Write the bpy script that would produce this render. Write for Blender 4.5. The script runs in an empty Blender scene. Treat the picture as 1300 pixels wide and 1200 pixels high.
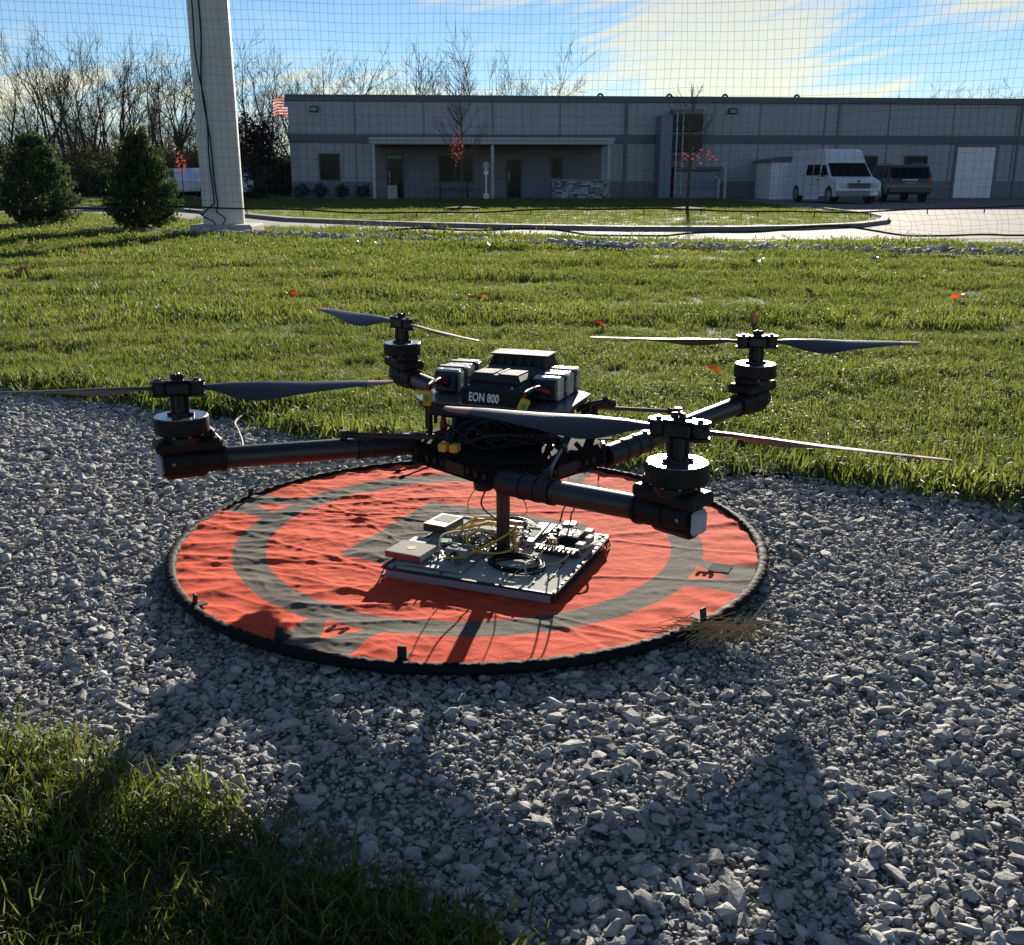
import bpy, bmesh, math, random
import numpy as np
from mathutils import Vector, Matrix, Euler, noise
R = math.radians
random.seed(7)
rng = np.random.default_rng(7)
scene = bpy.context.scene
col = scene.collection

# ------------------------------------------------------------------ camera
cam_d = bpy.data.cameras.new('camera')
cam = bpy.data.objects.new('camera', cam_d)
col.objects.link(cam)
cam.location = (0, 0, 0.92)
cam.rotation_euler = (R(90 - 16.1), 0, 0)
cam_d.sensor_fit = 'HORIZONTAL'
cam_d.sensor_width = 36.0
cam_d.lens = 36.0
cam_d.clip_start = 0.05
cam_d.clip_end = 3000
scene.camera = cam

# ------------------------------------------------------------------ sky and sun
SUN_EL, SUN_AZ = 13.9, 9.3
world = bpy.data.worlds.new('World')
scene.world = world
world.use_nodes = True
wt = world.node_tree
for n in list(wt.nodes):
    wt.nodes.remove(n)
def wn(t, **kw):
    n = wt.nodes.new(t)
    for k, v in kw.items():
        setattr(n, k, v)
    return n
def wmath(op, a, b=None, c=None, clamp=False):
    n = wn('ShaderNodeMath', operation=op, use_clamp=clamp)
    for i, v in enumerate((a, b, c)):
        if v is None:
            continue
        if isinstance(v, (int, float)):
            n.inputs[i].default_value = v
        else:
            wt.links.new(v, n.inputs[i])
    return n.outputs[0]
sky = wn('ShaderNodeTexSky', sky_type='NISHITA')
sky.sun_disc = False
sky.sun_elevation = R(SUN_EL)
sky.sun_rotation = R(SUN_AZ)
sky.air_density = 0.8
sky.dust_density = 0.0
sky.ozone_density = 3.2
tc = wn('ShaderNodeTexCoord')
sep = wn('ShaderNodeSeparateXYZ')
wt.links.new(tc.outputs['Generated'], sep.inputs[0])
zz = wmath('MAXIMUM', sep.outputs[2], 0.0)
az_ = wmath('ARCTAN2', sep.outputs[0], sep.outputs[1])      # azimuth, 0 straight ahead, radians
el_ = wmath('ARCSINE', zz)
# streaky cirrus drawn in azimuth / elevation, the streaks rising to the right
comb = wn('ShaderNodeCombineXYZ')
wt.links.new(az_, comb.inputs[0]); wt.links.new(el_, comb.inputs[1])
def fbm(rot, scale, loc, detail, dist=0.6, rough=0.58):
    r_ = wn('ShaderNodeVectorRotate', rotation_type='Z_AXIS'); r_.inputs['Angle'].default_value = R(rot)
    wt.links.new(comb.outputs[0], r_.inputs['Vector'])
    mp = wn('ShaderNodeMapping')
    mp.inputs['Scale'].default_value = scale; mp.inputs['Location'].default_value = loc
    wt.links.new(r_.outputs[0], mp.inputs[0])
    n_ = wn('ShaderNodeTexNoise'); n_.inputs['Scale'].default_value = 1.0; n_.inputs['Detail'].default_value = detail
    n_.inputs['Roughness'].default_value = rough; n_.inputs['Distortion'].default_value = dist
    wt.links.new(mp.outputs[0], n_.inputs['Vector'])
    return n_.outputs[0]
f1 = fbm(-14, (7, 38, 1), (3.1, 1.7, 0), 9)
f2 = fbm(-5, (3.0, 11, 1), (7.3, 4.1, 0), 4)
f3 = fbm(-18, (9, 120, 1), (1.1, 9.7, 0), 6, 0.3)
def bank(az0, el0, wa, we, amp):
    u = wmath('DIVIDE', wmath('SUBTRACT', az_, R(az0)), R(wa)); v = wmath('DIVIDE', wmath('SUBTRACT', el_, R(el0)), R(we))
    d = wmath('ADD', wmath('MULTIPLY', u, u), wmath('MULTIPLY', v, v))
    return wmath('MULTIPLY', wmath('EXPONENT', wmath('MULTIPLY', d, -1.0)), amp)
dens = wmath('ADD', wmath('MULTIPLY', f1, 1.0), wmath('ADD', wmath('MULTIPLY', f2, 0.75), wmath('MULTIPLY', f3, 0.46)))
for q_ in ((10.5, 5.8, 5.2, 3.0, .40), (12, 13, 14, 4.5, .20), (-2, 9.3, 6, 1.4, .16), (10, 3.0, 14, 1.3, .26), (-22, 4.2, 24, 1.8, .20), (24, 8.9, 9, 1.3, .24), (-60, 12, 30, 6, .12), (70, 10, 30, 5, .14), (150, 12, 60, 7, .12)):
    dens = wmath('ADD', dens, bank(*q_))
cr = wn('ShaderNodeMapRange'); cr.interpolation_type = 'SMOOTHSTEP'
cr.inputs['From Min'].default_value = 1.13; cr.inputs['From Max'].default_value = 1.44
wt.links.new(dens, cr.inputs['Value'])
cloud = wmath('MULTIPLY', cr.outputs[0], 0.9)
# clouds scatter the same light the clear sky behind them carries, plus a white share of their own
cm = wn('ShaderNodeMixRGB', blend_type='MULTIPLY'); cm.inputs[0].default_value = 1.0
cm.inputs[2].default_value = (0.75, 0.66, 0.52, 1)
wt.links.new(sky.outputs[0], cm.inputs[1])
ca = wn('ShaderNodeMixRGB', blend_type='ADD'); ca.inputs[0].default_value = 1.0
ca.inputs[2].default_value = (4.6, 3.3, 1.5, 1)
wt.links.new(cm.outputs[0], ca.inputs[1])
cx = wn('ShaderNodeMixRGB', blend_type='MIX')
wt.links.new(cloud, cx.inputs[0]); wt.links.new(sky.outputs[0], cx.inputs[1]); wt.links.new(ca.outputs[0], cx.inputs[2])
bg = wn('ShaderNodeBackground'); bg.inputs['Strength'].default_value = 0.05
wt.links.new(cx.outputs[0], bg.inputs['Color'])
wo = wn('ShaderNodeOutputWorld')
wt.links.new(bg.outputs[0], wo.inputs['Surface'])

sun_d = bpy.data.lights.new('sun', 'SUN')
sun_d.energy = 5.0
sun_d.angle = R(0.5)
sun_d.color = (1.0, 0.91, 0.77)
sun = bpy.data.objects.new('sun', sun_d)
col.objects.link(sun)
sv = Vector((math.sin(R(SUN_AZ)) * math.cos(R(SUN_EL)), math.cos(R(SUN_AZ)) * math.cos(R(SUN_EL)), math.sin(R(SUN_EL))))
sun.rotation_euler = sv.to_track_quat('Z', 'Y').to_euler()
sun.location = sv * 100
scene.view_settings.view_transform = 'Standard'
scene.view_settings.look = 'None'
scene.view_settings.gamma = 1.0
scene.view_settings.exposure = 1.3
scene.view_settings.use_curve_mapping = False

# ------------------------------------------------------------------ materials
MAT = {}
def mat(name, color, rough=0.6, metal=0.0, var=0.0, scale=8.0, bump=0.0, bscale=40.0, spec=0.5, coord='Object',
        rand=0.0, trans=0.0, coat=0.0, dark=None, detail=4.0):
    if name in MAT:
        return MAT[name]
    m = bpy.data.materials.new(name); m.use_nodes = True
    t = m.node_tree; N = t.nodes; L = t.links
    b = N['Principled BSDF']; out = N['Material Output']
    b.inputs['Roughness'].default_value = rough
    b.inputs['Metallic'].default_value = metal
    b.inputs['Specular IOR Level'].default_value = spec
    b.inputs['Coat Weight'].default_value = coat
    c = (*color, 1)
    b.inputs['Base Color'].default_value = c
    src = None
    tcn = N.new('ShaderNodeTexCoord')
    if var > 0:
        nz = N.new('ShaderNodeTexNoise'); nz.inputs['Scale'].default_value = scale; nz.inputs['Detail'].default_value = detail
        nz.inputs['Roughness'].default_value = 0.65
        L.new(tcn.outputs[coord], nz.inputs['Vector'])
        mr = N.new('ShaderNodeMapRange'); mr.inputs['From Min'].default_value = 0.3; mr.inputs['From Max'].default_value = 0.7
        L.new(nz.outputs[0], mr.inputs['Value'])
        mx = N.new('ShaderNodeMixRGB')
        d = dark if dark else tuple(x * (1 - var) for x in color)
        mx.inputs[1].default_value = (*d, 1)
        mx.inputs[2].default_value = (*(tuple(min(1, x * (1 + var * 0.6)) for x in color) if not dark else color), 1)
        L.new(mr.outputs[0], mx.inputs[0]); src = mx.outputs[0]
        rr = N.new('ShaderNodeMapRange'); rr.inputs['To Min'].default_value = max(0.02, rough - 0.1); rr.inputs['To Max'].default_value = min(1, rough + 0.1)
        L.new(nz.outputs[0], rr.inputs['Value']); L.new(rr.outputs[0], b.inputs['Roughness'])
    if rand > 0:
        oi = N.new('ShaderNodeObjectInfo')
        hs = N.new('ShaderNodeHueSaturation')
        mv = N.new('ShaderNodeMapRange'); mv.inputs['To Min'].default_value = 1 - rand; mv.inputs['To Max'].default_value = 1 + rand
        L.new(oi.outputs['Random'], mv.inputs['Value']); L.new(mv.outputs[0], hs.inputs['Value'])
        if src: L.new(src, hs.inputs['Color'])
        else: hs.inputs['Color'].default_value = c
        src = hs.outputs[0]
    if src: L.new(src, b.inputs['Base Color'])
    if bump > 0:
        bn = N.new('ShaderNodeTexNoise'); bn.inputs['Scale'].default_value = bscale; bn.inputs['Detail'].default_value = 5
        L.new(tcn.outputs[coord], bn.inputs['Vector'])
        bp = N.new('ShaderNodeBump'); bp.inputs['Strength'].default_value = bump; bp.inputs['Distance'].default_value = 0.01
        L.new(bn.outputs[0], bp.inputs['Height']); L.new(bp.outputs[0], b.inputs['Normal'])
    if trans > 0:
        tr = N.new('ShaderNodeBsdfTranslucent')
        if src: L.new(src, tr.inputs['Color'])
        else: tr.inputs['Color'].default_value = c
        ms = N.new('ShaderNodeMixShader'); ms.inputs[0].default_value = trans
        L.new(b.outputs[0], ms.inputs[1]); L.new(tr.outputs[0], ms.inputs[2]); L.new(ms.outputs[0], out.inputs['Surface'])
    MAT[name] = m
    return m

# ------------------------------------------------------------------ mesh helper
class MB:
    def __init__(s): s.v = []; s.f = []; s.mi = []; s.cur = 0
    def add(s, vs, fs, M=None):
        o = len(s.v)
        if M is not None: vs = [M @ Vector(v) for v in vs]
        s.v += [tuple(v) for v in vs]
        s.f += [tuple(i + o for i in f) for f in fs]
        s.mi += [s.cur] * len(fs)
    def box(s, c, d, rz=0, b=0.0, M=None):
        hx, hy, hz = d[0] / 2, d[1] / 2, d[2] / 2
        T = Matrix.Translation(c) @ Matrix.Rotation(rz, 4, 'Z')
        if M is not None: T = M @ T
        if b <= 0:
            vs = [(x * hx, y * hy, z * hz) for x in (-1, 1) for y in (-1, 1) for z in (-1, 1)]
            fs = [(0, 1, 3, 2), (4, 6, 7, 5), (0, 4, 5, 1), (2, 3, 7, 6), (0, 2, 6, 4), (1, 5, 7, 3)]
            s.add(vs, fs, T); return
        b = min(b, hx * .9, hy * .9, hz * .9)
        vs = []; idx = {}
        for sx in (-1, 1):
            for sy in (-1, 1):
                for sz in (-1, 1):
                    for a in range(3):
                        p = [sx * (hx - b), sy * (hy - b), sz * (hz - b)]
                        p[a] += (sx, sy, sz)[a] * b
                        idx[(sx, sy, sz, a)] = len(vs); vs.append(tuple(p))
        fs = []
        for a in range(3):
            o1, o2 = [i for i in range(3) if i != a]
            for sg in (-1, 1):
                q = []
                for (u, w) in ((-1, -1), (1, -1), (1, 1), (-1, 1)):
                    k = [0, 0, 0]; k[a] = sg; k[o1] = u; k[o2] = w
                    q.append(idx[(*k, a)])
                fs.append(q)
        for a in range(3):   # edges along axis a
            o1, o2 = [i for i in range(3) if i != a]
            for u in (-1, 1):
                for w in (-1, 1):
                    k0 = [0, 0, 0]; k0[o1] = u; k0[o2] = w; k1 = list(k0); k0[a] = -1; k1[a] = 1
                    fs.append([idx[(*k0, o1)], idx[(*k1, o1)], idx[(*k1, o2)], idx[(*k0, o2)]])
        for k in [(x, y, z) for x in (-1, 1) for y in (-1, 1) for z in (-1, 1)]:
            fs.append([idx[(*k, 0)], idx[(*k, 1)], idx[(*k, 2)]])
        s.add(vs, fs, T)
    def tube(s, pts, r, n=8, caps=True):
        pts = [Vector(p) for p in pts]
        k = len(pts); rs = r if isinstance(r, (list, tuple)) else [r] * k
        vs = []; fs = []
        up = None
        for i, p in enumerate(pts):
            d = (pts[min(i + 1, k - 1)] - pts[max(i - 1, 0)])
            d = d.normalized() if d.length > 1e-9 else Vector((0, 0, 1))
            if up is None:
                up = Vector((0, 0, 1)) if abs(d.z) < 0.9 else Vector((1, 0, 0))
            x = (up - d * up.dot(d))
            x = x.normalized() if x.length > 1e-6 else d.orthogonal().normalized()
            y = d.cross(x); up = x
            for j in range(n):
                a = 2 * math.pi * j / n
                vs.append(p + (x * math.cos(a) + y * math.sin(a)) * rs[i])
        for i in range(k - 1):
            for j in range(n):
                fs.append((i * n + j, i * n + (j + 1) % n, (i + 1) * n + (j + 1) % n, (i + 1) * n + j))
        if caps:
            fs.append(tuple(range(n - 1, -1, -1))); fs.append(tuple(range((k - 1) * n, k * n)))
        s.add(vs, fs)
    def lathe(s, prof, n=24, M=None):
        vs = []; fs = []; k = len(prof)
        for (r, z) in prof:
            for j in range(n):
                a = 2 * math.pi * j / n
                vs.append((r * math.cos(a), r * math.sin(a), z))
        for i in range(k - 1):
            for j in range(n):
                fs.append((i * n + j, i * n + (j + 1) % n, (i + 1) * n + (j + 1) % n, (i + 1) * n + j))
        fs.append(tuple(range(n - 1, -1, -1))); fs.append(tuple(range((k - 1) * n, k * n)))
        s.add(vs, fs, M)
    def cyl(s, c, r, hgt, n=20, b=0.0, M=None, r2=None):
        r2 = r if r2 is None else r2
        T = Matrix.Translation(c)
        if M is not None: T = M @ T
        if b > 0: s.lathe([(r - b, 0), (r, b), (r2, hgt - b), (r2 - b, hgt)], n, T)
        else: s.lathe([(r, 0), (r2, hgt)], n, T)
    def ring(s, c, ro, ri, hgt, n=24, M=None, sq=1.0):
        vs = []; fs = []
        for (r, z) in ((ro, 0), (ro, hgt), (ri, hgt), (ri, 0)):
            for j in range(n):
                a = 2 * math.pi * j / n
                vs.append((r * math.cos(a), r * math.sin(a) * sq, z))
        for i in range(4):
            for j in range(n):
                fs.append((i * n + j, i * n + (j + 1) % n, ((i + 1) % 4) * n + (j + 1) % n, ((i + 1) % 4) * n + j))
        T = Matrix.Translation(c)
        if M is not None: T = M @ T
        s.add(vs, fs, T)
    def prism(s, poly, z0, z1, M=None, top=None):
        n = len(poly); top = top or poly
        vs = [(x, y, z0) for x, y in poly] + [(x, y, z1) for x, y in top]
        fs = [tuple(range(n - 1, -1, -1)), tuple(range(n, 2 * n))] + [(i, (i + 1) % n, n + (i + 1) % n, n + i) for i in range(n)]
        s.add(vs, fs, M)
    def quad(s, a, b, c, d): s.add([a, b, c, d], [(0, 1, 2, 3)])
    def build(s, name, m, parent=None, smooth=35, link=True):
        me = bpy.data.meshes.new(name)
        me.from_pydata(s.v, [], s.f)
        ms = m if isinstance(m, (list, tuple)) else [m]
        for q in ms: me.materials.append(q)
        if len(ms) > 1:
            me.polygons.foreach_set('material_index', s.mi)
        bm = bmesh.new(); bm.from_mesh(me)
        bmesh.ops.recalc_face_normals(bm, faces=bm.faces)
        bm.to_mesh(me); bm.free()
        if smooth:
            me.shade_smooth(); me.set_sharp_from_angle(angle=R(smooth))
        o = bpy.data.objects.new(name, me)
        if link: col.objects.link(o)
        if parent is not None: o.parent = parent
        return o

def tag(o, label=None, cat=None, group=None, kind=None):
    if label: o['label'] = label
    if cat: o['category'] = cat
    if group: o['group'] = group
    if kind: o['kind'] = kind
    return o
def empty(name, loc=(0, 0, 0), rz=0, label=None, cat=None, group=None):
    o = bpy.data.objects.new(name, None); col.objects.link(o)
    o.empty_display_size = 0.1
    o.location = loc; o.rotation_euler = (0, 0, rz)
    return tag(o, label, cat, group)
def copy_tree(o, parent=None):
    c = o.copy(); col.objects.link(c)
    if parent is not None: c.parent = parent
    for ch in [x for x in o.children]:
        copy_tree(ch, c)
    return c
def spline(pts, n=8):
    """Catmull-Rom through the points"""
    P = [Vector(p) for p in pts]
    P = [P[0] * 2 - P[1]] + P + [P[-1] * 2 - P[-2]]
    out = []
    for i in range(1, len(P) - 2):
        for k in range(n):
            t = k / n
            a, b, c, d = P[i - 1], P[i], P[i + 1], P[i + 2]
            out.append(0.5 * ((2 * b) + (c - a) * t + (2 * a - 5 * b + 4 * c - d) * t * t + (3 * b - a - 3 * c + d) * t ** 3))
    out.append(P[-2])
    return out
def inpoly(x, y, poly):
    c = np.zeros(len(x), bool); n = len(poly); j = n - 1
    for i in range(n):
        xi, yi = poly[i]; xj, yj = poly[j]
        c ^= ((yi > y) != (yj > y)) & (x < (xj - xi) * (y - yi) / (yj - yi + 1e-12) + xi)
        j = i
    return c
def sheet(name, poly, z, m, kind='structure', bumpy=0):
    b = MB()
    b.add([(x, y, z) for x, y in poly], [tuple(range(len(poly)))])
    o = b.build(name, m, smooth=0)
    bm = bmesh.new(); bm.from_mesh(o.data)
    bmesh.ops.triangulate(bm, faces=bm.faces[:]); bm.normal_update()
    if sum(f.normal.z for f in bm.faces) < 0: bmesh.ops.reverse_faces(bm, faces=bm.faces[:])
    bm.to_mesh(o.data); bm.free()
    return tag(o, kind=kind)

def scatter(name, P, rot, scl, idx, variants, parent=None):
    """point cloud (mesh vertices) that a geometry-node tree dresses with the variants"""
    cl = bpy.data.collections.new(name + '_pieces')
    for i, v in enumerate(variants):
        v.name = '%s_piece_%02d' % (name, i); cl.objects.link(v)
    me = bpy.data.meshes.new(name)
    me.vertices.add(len(P)); me.vertices.foreach_set('co', np.asarray(P, np.float32).ravel())
    a = me.attributes.new('rot', 'FLOAT_VECTOR', 'POINT'); a.data.foreach_set('vector', np.asarray(rot, np.float32).ravel())
    a = me.attributes.new('scl', 'FLOAT_VECTOR', 'POINT'); a.data.foreach_set('vector', np.asarray(scl, np.float32).ravel())
    a = me.attributes.new('idx', 'INT', 'POINT'); a.data.foreach_set('value', np.asarray(idx, np.int32))
    o = bpy.data.objects.new(name, me); col.objects.link(o)
    if parent is not None: o.parent = parent
    g = bpy.data.node_groups.new(name + '_nodes', 'GeometryNodeTree')
    g.interface.new_socket('Geometry', in_out='INPUT', socket_type='NodeSocketGeometry')
    g.interface.new_socket('Geometry', in_out='OUTPUT', socket_type='NodeSocketGeometry')
    N, L = g.nodes, g.links
    gi = N.new('NodeGroupInput'); go = N.new('NodeGroupOutput')
    ip = N.new('GeometryNodeInstanceOnPoints'); ci = N.new('GeometryNodeCollectionInfo')
    ci.inputs['Collection'].default_value = cl
    ci.inputs['Separate Children'].default_value = True
    ci.inputs['Reset Children'].default_value = True
    ip.inputs['Pick Instance'].default_value = True
    def na(nm, ty):
        n = N.new('GeometryNodeInputNamedAttribute'); n.data_type = ty; n.inputs['Name'].default_value = nm
        return n.outputs['Attribute']
    L.new(gi.outputs[0], ip.inputs['Points']); L.new(ci.outputs[0], ip.inputs['Instance'])
    L.new(na('idx', 'INT'), ip.inputs['Instance Index'])
    L.new(na('rot', 'FLOAT_VECTOR'), ip.inputs['Rotation'])
    L.new(na('scl', 'FLOAT_VECTOR'), ip.inputs['Scale'])
    L.new(ip.outputs[0], go.inputs[0])
    md = o.modifiers.new('scatter', 'NODES'); md.node_group = g
    o['kind'] = 'stuff'
    return o
# ------------------------------------------------------------------ the setting
M_soil = mat('soil', (0.055, 0.05, 0.03), 0.95, var=0.5, scale=6, bump=0.5, bscale=30, coord='Object')
M_far = mat('far_grass', (0.10, 0.125, 0.035), 0.95, var=0.4, scale=1.2, bump=0.6, bscale=25, detail=8)
M_lawn = mat('lawn_ground', (0.06, 0.075, 0.02), 0.95, var=0.45, scale=3, bump=0.6, bscale=40, detail=8)
M_road = mat('road_surface', (0.135, 0.122, 0.108), 0.9, var=0.2, scale=0.7, bump=0.25, bscale=60, detail=10)
M_kerb = mat('kerb_concrete', (0.22, 0.205, 0.185), 0.85, var=0.2, scale=4, bump=0.2)
M_bed = mat('gravel_dust', (0.25, 0.245, 0.235), 0.95, var=0.35, scale=30, bump=1.0, bscale=120, detail=10)

sheet('ground', [(-900, -60), (900, -60), (900, 1500), (-900, 1500)], -0.05, M_far)
ROAD_NEAR = [(-60, 34), (-24, 31), (-13.9, 28.3), (-10.6, 26.6), (-7.2, 23.2), (-4.6, 20.1), (-2.05, 18.18), (0, 16.96), (1.77, 15.85), (4.6, 15.35), (7.39, 15.12), (14, 14.9), (40, 14.5)]
KERB = [(-60, 42), (-26, 37.5), (-16.72, 34.54), (-9.64, 30.42), (-6.65, 26.05), (-5.0, 23.4), (-2.43, 21.3), (0, 20.0), (2.14, 19.2), (4.0, 19.15), (5.4, 19.6), (6.88, 20.7), (7.9, 22.2), (8.7, 24.3), (9.1, 26.5), (9.25, 31), (9.4, 46)]
sheet('road', ROAD_NEAR + [(40, 52), (9, 50), (-60, 50)], -0.03, M_road)
GRASS_EDGE = [(12, -1.6), (5, 1.2), (3, 2.25), (1.9, 2.78), (1.517, 2.893), (1.2, 3.1), (0.905, 3.2), (0.3, 3.33), (-0.2, 3.5), (-0.571, 3.62), (-0.95, 3.9), (-1.297, 4.1), (-1.8, 4.4), (-2.374, 4.66), (-4, 5.5), (-7, 7.1), (-16, 12)]
LAWN = GRASS_EDGE + [(-60, 32)] + ROAD_NEAR[1:-1] + [(40, 14.4), (40, -14)]
sheet('lawn', LAWN, -0.008, M_lawn)
NEAR_EDGE = [(-9, 6.0), (-4, 3.25), (-2, 2.12), (-1.3, 1.71), (-0.96, 1.54), (-0.77, 1.48), (-0.60, 1.40), (-0.46, 1.35), (-0.345, 1.25), (-0.21, 1.19), (-0.10, 1.11), (-0.01, 1.02), (0.25, 0.80), (1.2, 0.1), (5, -2.3)]
sheet('near_lawn', NEAR_EDGE + [(5, -8), (-12, -8)], -0.010, M_soil)
gravel_path = sheet('gravel_path', GRASS_EDGE + list(reversed([(12, -7)] + NEAR_EDGE[::-1] + [(-16, 10)]))[0:0] + [(-16, 10)] + NEAR_EDGE + [(12, -7)], -0.024, M_bed)
island = sheet('island_lawn', KERB[1:] + [(-12, 47), (-26, 47)], -0.005, M_far)
b = MB()
for i in range(len(KERB) - 2):
    p = Vector((*KERB[i], 0)); q = Vector((*KERB[i + 1], 0)); d = (q - p).normalized(); n = Vector((-d.y, d.x, 0))
    b.add([p - Vector((0, 0, .04)), q - Vector((0, 0, .04)), q + Vector((0, 0, .05)), p + Vector((0, 0, .05)),
           p + n * .16 - Vector((0, 0, .04)), q + n * .16 - Vector((0, 0, .04)), q + n * .16 + Vector((0, 0, .06)), p + n * .16 + Vector((0, 0, .06))],
          [(0, 1, 2, 3), (3, 2, 6, 7), (7, 6, 5, 4)])
tag(b.build('kerb', M_kerb, smooth=0), kind='structure')
sheet('driveway', [(-90, 50), (-14, 44.5), (-11.5, 46), (-12, 56), (-90, 62)], -0.02, M_road)
M_wood = mat('woodland_floor', (0.075, 0.055, 0.032), 0.95, var=0.5, scale=1.5, bump=0.6, bscale=15)
sheet('woodland_floor', [(-160, 60), (-11, 56), (-6, 70), (60, 70), (60, 140), (-160, 140)], -0.015, M_wood)

# ------------------------------------------------------------------ building
M_wall = mat('siding_grey', (0.335, 0.335, 0.365), 0.6, var=0.07, scale=0.6)
M_base = mat('siding_dark', (0.16, 0.165, 0.19), 0.65, var=0.1, scale=0.8)
M_trim = mat('trim_dark', (0.085, 0.095, 0.12), 0.5, var=0.1, scale=1.0)
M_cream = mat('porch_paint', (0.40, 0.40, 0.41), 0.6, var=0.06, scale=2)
M_glass = mat('window_glass', (0.010, 0.011, 0.014), 0.12, spec=0.12)
M_frame = mat('window_frame', (0.025, 0.027, 0.032), 0.4)
M_white = mat('white_paint', (0.72, 0.74, 0.76), 0.5, var=0.06, scale=3)
M_conc = mat('concrete', (0.34, 0.33, 0.31), 0.9, var=0.2, scale=3, bump=0.3)
BR = R(4.57)
bld = empty('warehouse_building', (-9.85, 47.6, -.07), BR, 'long low grey metal clad building with dark roof edge and porch across the road', 'building')
BL = 46.0; BD = 18.0
b = MB()
vs = []; k = 0
n_r = int(BL / 0.4)
prof = []
for i in range(n_r):
    x = i * 0.4
    prof += [(x, 0), (x + .30, 0), (x + .325, -.022), (x + .375, -.022)]
prof.append((BL, 0))
for (z0, z1) in ((0.8, 2.45), (2.82, 4.2)):
    o = len(b.v)
    b.add([(x, y, z0) for x, y in prof] + [(x, y, z1) for x, y in prof], [(i, i + 1, len(prof) + i + 1, len(prof) + i) for i in range(len(prof) - 1)])
b.box((BL / 2, BD / 2 + .02, 2.1), (BL - .02, BD, 4.2))
b.build('wall', M_wall, bld, smooth=0)
b = MB(); b.box((BL / 2, -.012, .39), (BL, .07, .82)); b.build('base_course', M_base, bld)
b = MB(); b.box((BL / 2, -.02, 2.635), (BL + .04, .09, .37)); b.build('wall_band', M_trim, bld)
b = MB(); b.box((BL / 2, -.03, 4.33), (BL + .12, .16, .27), b=.02); b.box((-.03, BD / 2, 4.33), (.16, BD, .268), b=.02); b.build('parapet_cap', M_trim, bld)
b = MB(); b.box((BL / 2, BD / 2 + .1, 4.24), (BL - .2, BD - .2, .06)); b.build('roof', M_trim, bld)

def window(x0, x1, z0, z1, name='window', y=-0.05, bars=0):
    b = MB(); w = x1 - x0; hh = z1 - z0; t = .06
    b.box(((x0 + x1) / 2, y, z0 + t / 2), (w, .07, t)); b.box(((x0 + x1) / 2, y, z1 - t / 2), (w, .07, t))
    b.box((x0 + t / 2, y, (z0 + z1) / 2), (t, .068, hh - 2 * t)); b.box((x1 - t / 2, y, (z0 + z1) / 2), (t, .068, hh - 2 * t))
    for i in range(bars):
        b.box((x0 + w * (i + 1) / (bars + 1), y, (z0 + z1) / 2), (.04, .06, hh - 2 * t))
    o = b.build(name, M_frame, bld)
    b = MB(); b.box(((x0 + x1) / 2, y + .01, (z0 + z1) / 2), (w - 2 * t + .004, .02, hh - 2 * t + .004)); b.build('pane', M_glass, o)
    return o
window(1.25, 2.17, .83, 2.0)
window(6.55, 8.1, .76, 1.95, bars=1)
window(11.65, 12.18, .93, 1.88)
window(25.85, 26.9, .90, 1.94)
M_sign = mat('sign_grey', (0.32, 0.32, 0.30), 0.6)
M_blind = mat('inside_cream', (0.42, 0.36, 0.20), 0.8)
def glass_door(x0, x1, z1):
    o = window(x0, x1, 0.03, z1, 'door', y=-.06)
    b = MB(); b.box((x0 + .12, -.1, 1.0), (.025, .05, .5), b=.008); b.build('handle', M_white, o)
    return o
d = glass_door(4.25, 5.0, 2.0)
b = MB(); b.box((4.42, -.048, .95), (.11, .012, 1.5)); b.build('door_blind', M_blind, d)
b = MB()
for i in range(5): b.box((4.36 + i * .125, -.085, 1.84), (.085, .012, .12))
b.build('door_lettering_strip', M_sign, d)
glass_door(9.62, 10.32, 1.75)
# side door and entry on the right
o = window(28.2, 29.3, .72, 1.94)
b = MB(); b.box((31.62, -.05, 1.17), (1.86, .06, 2.3), b=.01)
for i in range(1, 9): b.box((31.62, -.084, .15 + i * .25), (1.8, .012, .02))
dr = b.build('roller_door', M_white, bld)
b = MB(); b.box((30.64, -.06, 1.18), (.1, .1, 2.36)); b.box((32.6, -.06, 1.18), (.1, .1, 2.36)); b.box((31.62, -.06, 2.39), (2.06, .1, .1)); b.build('roller_door_frame', M_base, bld)
M_lamp = mat('lamp_housing', (0.05, 0.05, 0.055), 0.5)
for x in (1.15, 19.9, 38.0):
    b = MB(); b.box((x, -.1, 3.86), (.38, .2, .25), b=.03); l = b.build('wall_lamp', M_lamp, bld)
    b = MB(); b.box((x, -.205, 3.84), (.26, .02, .14)); b.build('lamp_lens', mat('lamp_lens', (.16, .17, .2), .2), l)
for x in np.arange(2.9, 45, 3.05):
    b = MB(); b.box((x, -.012, 3.5), (.05, .03, 1.38)); b.build('panel_joint', M_base, bld)
    if x < 3.2 or x > 14.6:
        b = MB(); b.box((x, -.012, 1.63), (.05, .03, 1.62)); b.build('panel_joint', M_base, bld)
# porch
PY = -2.3
b = MB(); b.box((8.87, PY / 2 - .02, 2.46), (10.4, 2.3, .26)); b.box((8.87, PY - .07, 2.54), (10.55, .1, .14), b=.02); b.box((8.87, PY - .05, 2.40), (10.5, .06, .12))
b.build('porch_roof', M_cream, bld)
for x in (3.78, 8.86, 13.92):
    b = MB(); b.box((x, PY + .05, 1.17), (.13, .13, 2.32), b=.012); b.box((x, PY + .05, .05), (.2, .2, .1)); b.build('porch_post', M_cream, bld)
b = MB(); b.box((8.87, PY / 2 - .1, .02), (10.6, 2.5, .08)); b.build('porch_slab', M_conc, bld)
b = MB(); b.box((8.85, -.035, 1.62), (10.2, .02, 1.62)); b.build('porch_wall_shade_panel', mat('porch_wall_brown_shade', (.17, .15, .15), .7, var=.15, scale=1.5), bld)  # brownish back wall, its colour also darkened for the shade of the recess
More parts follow.
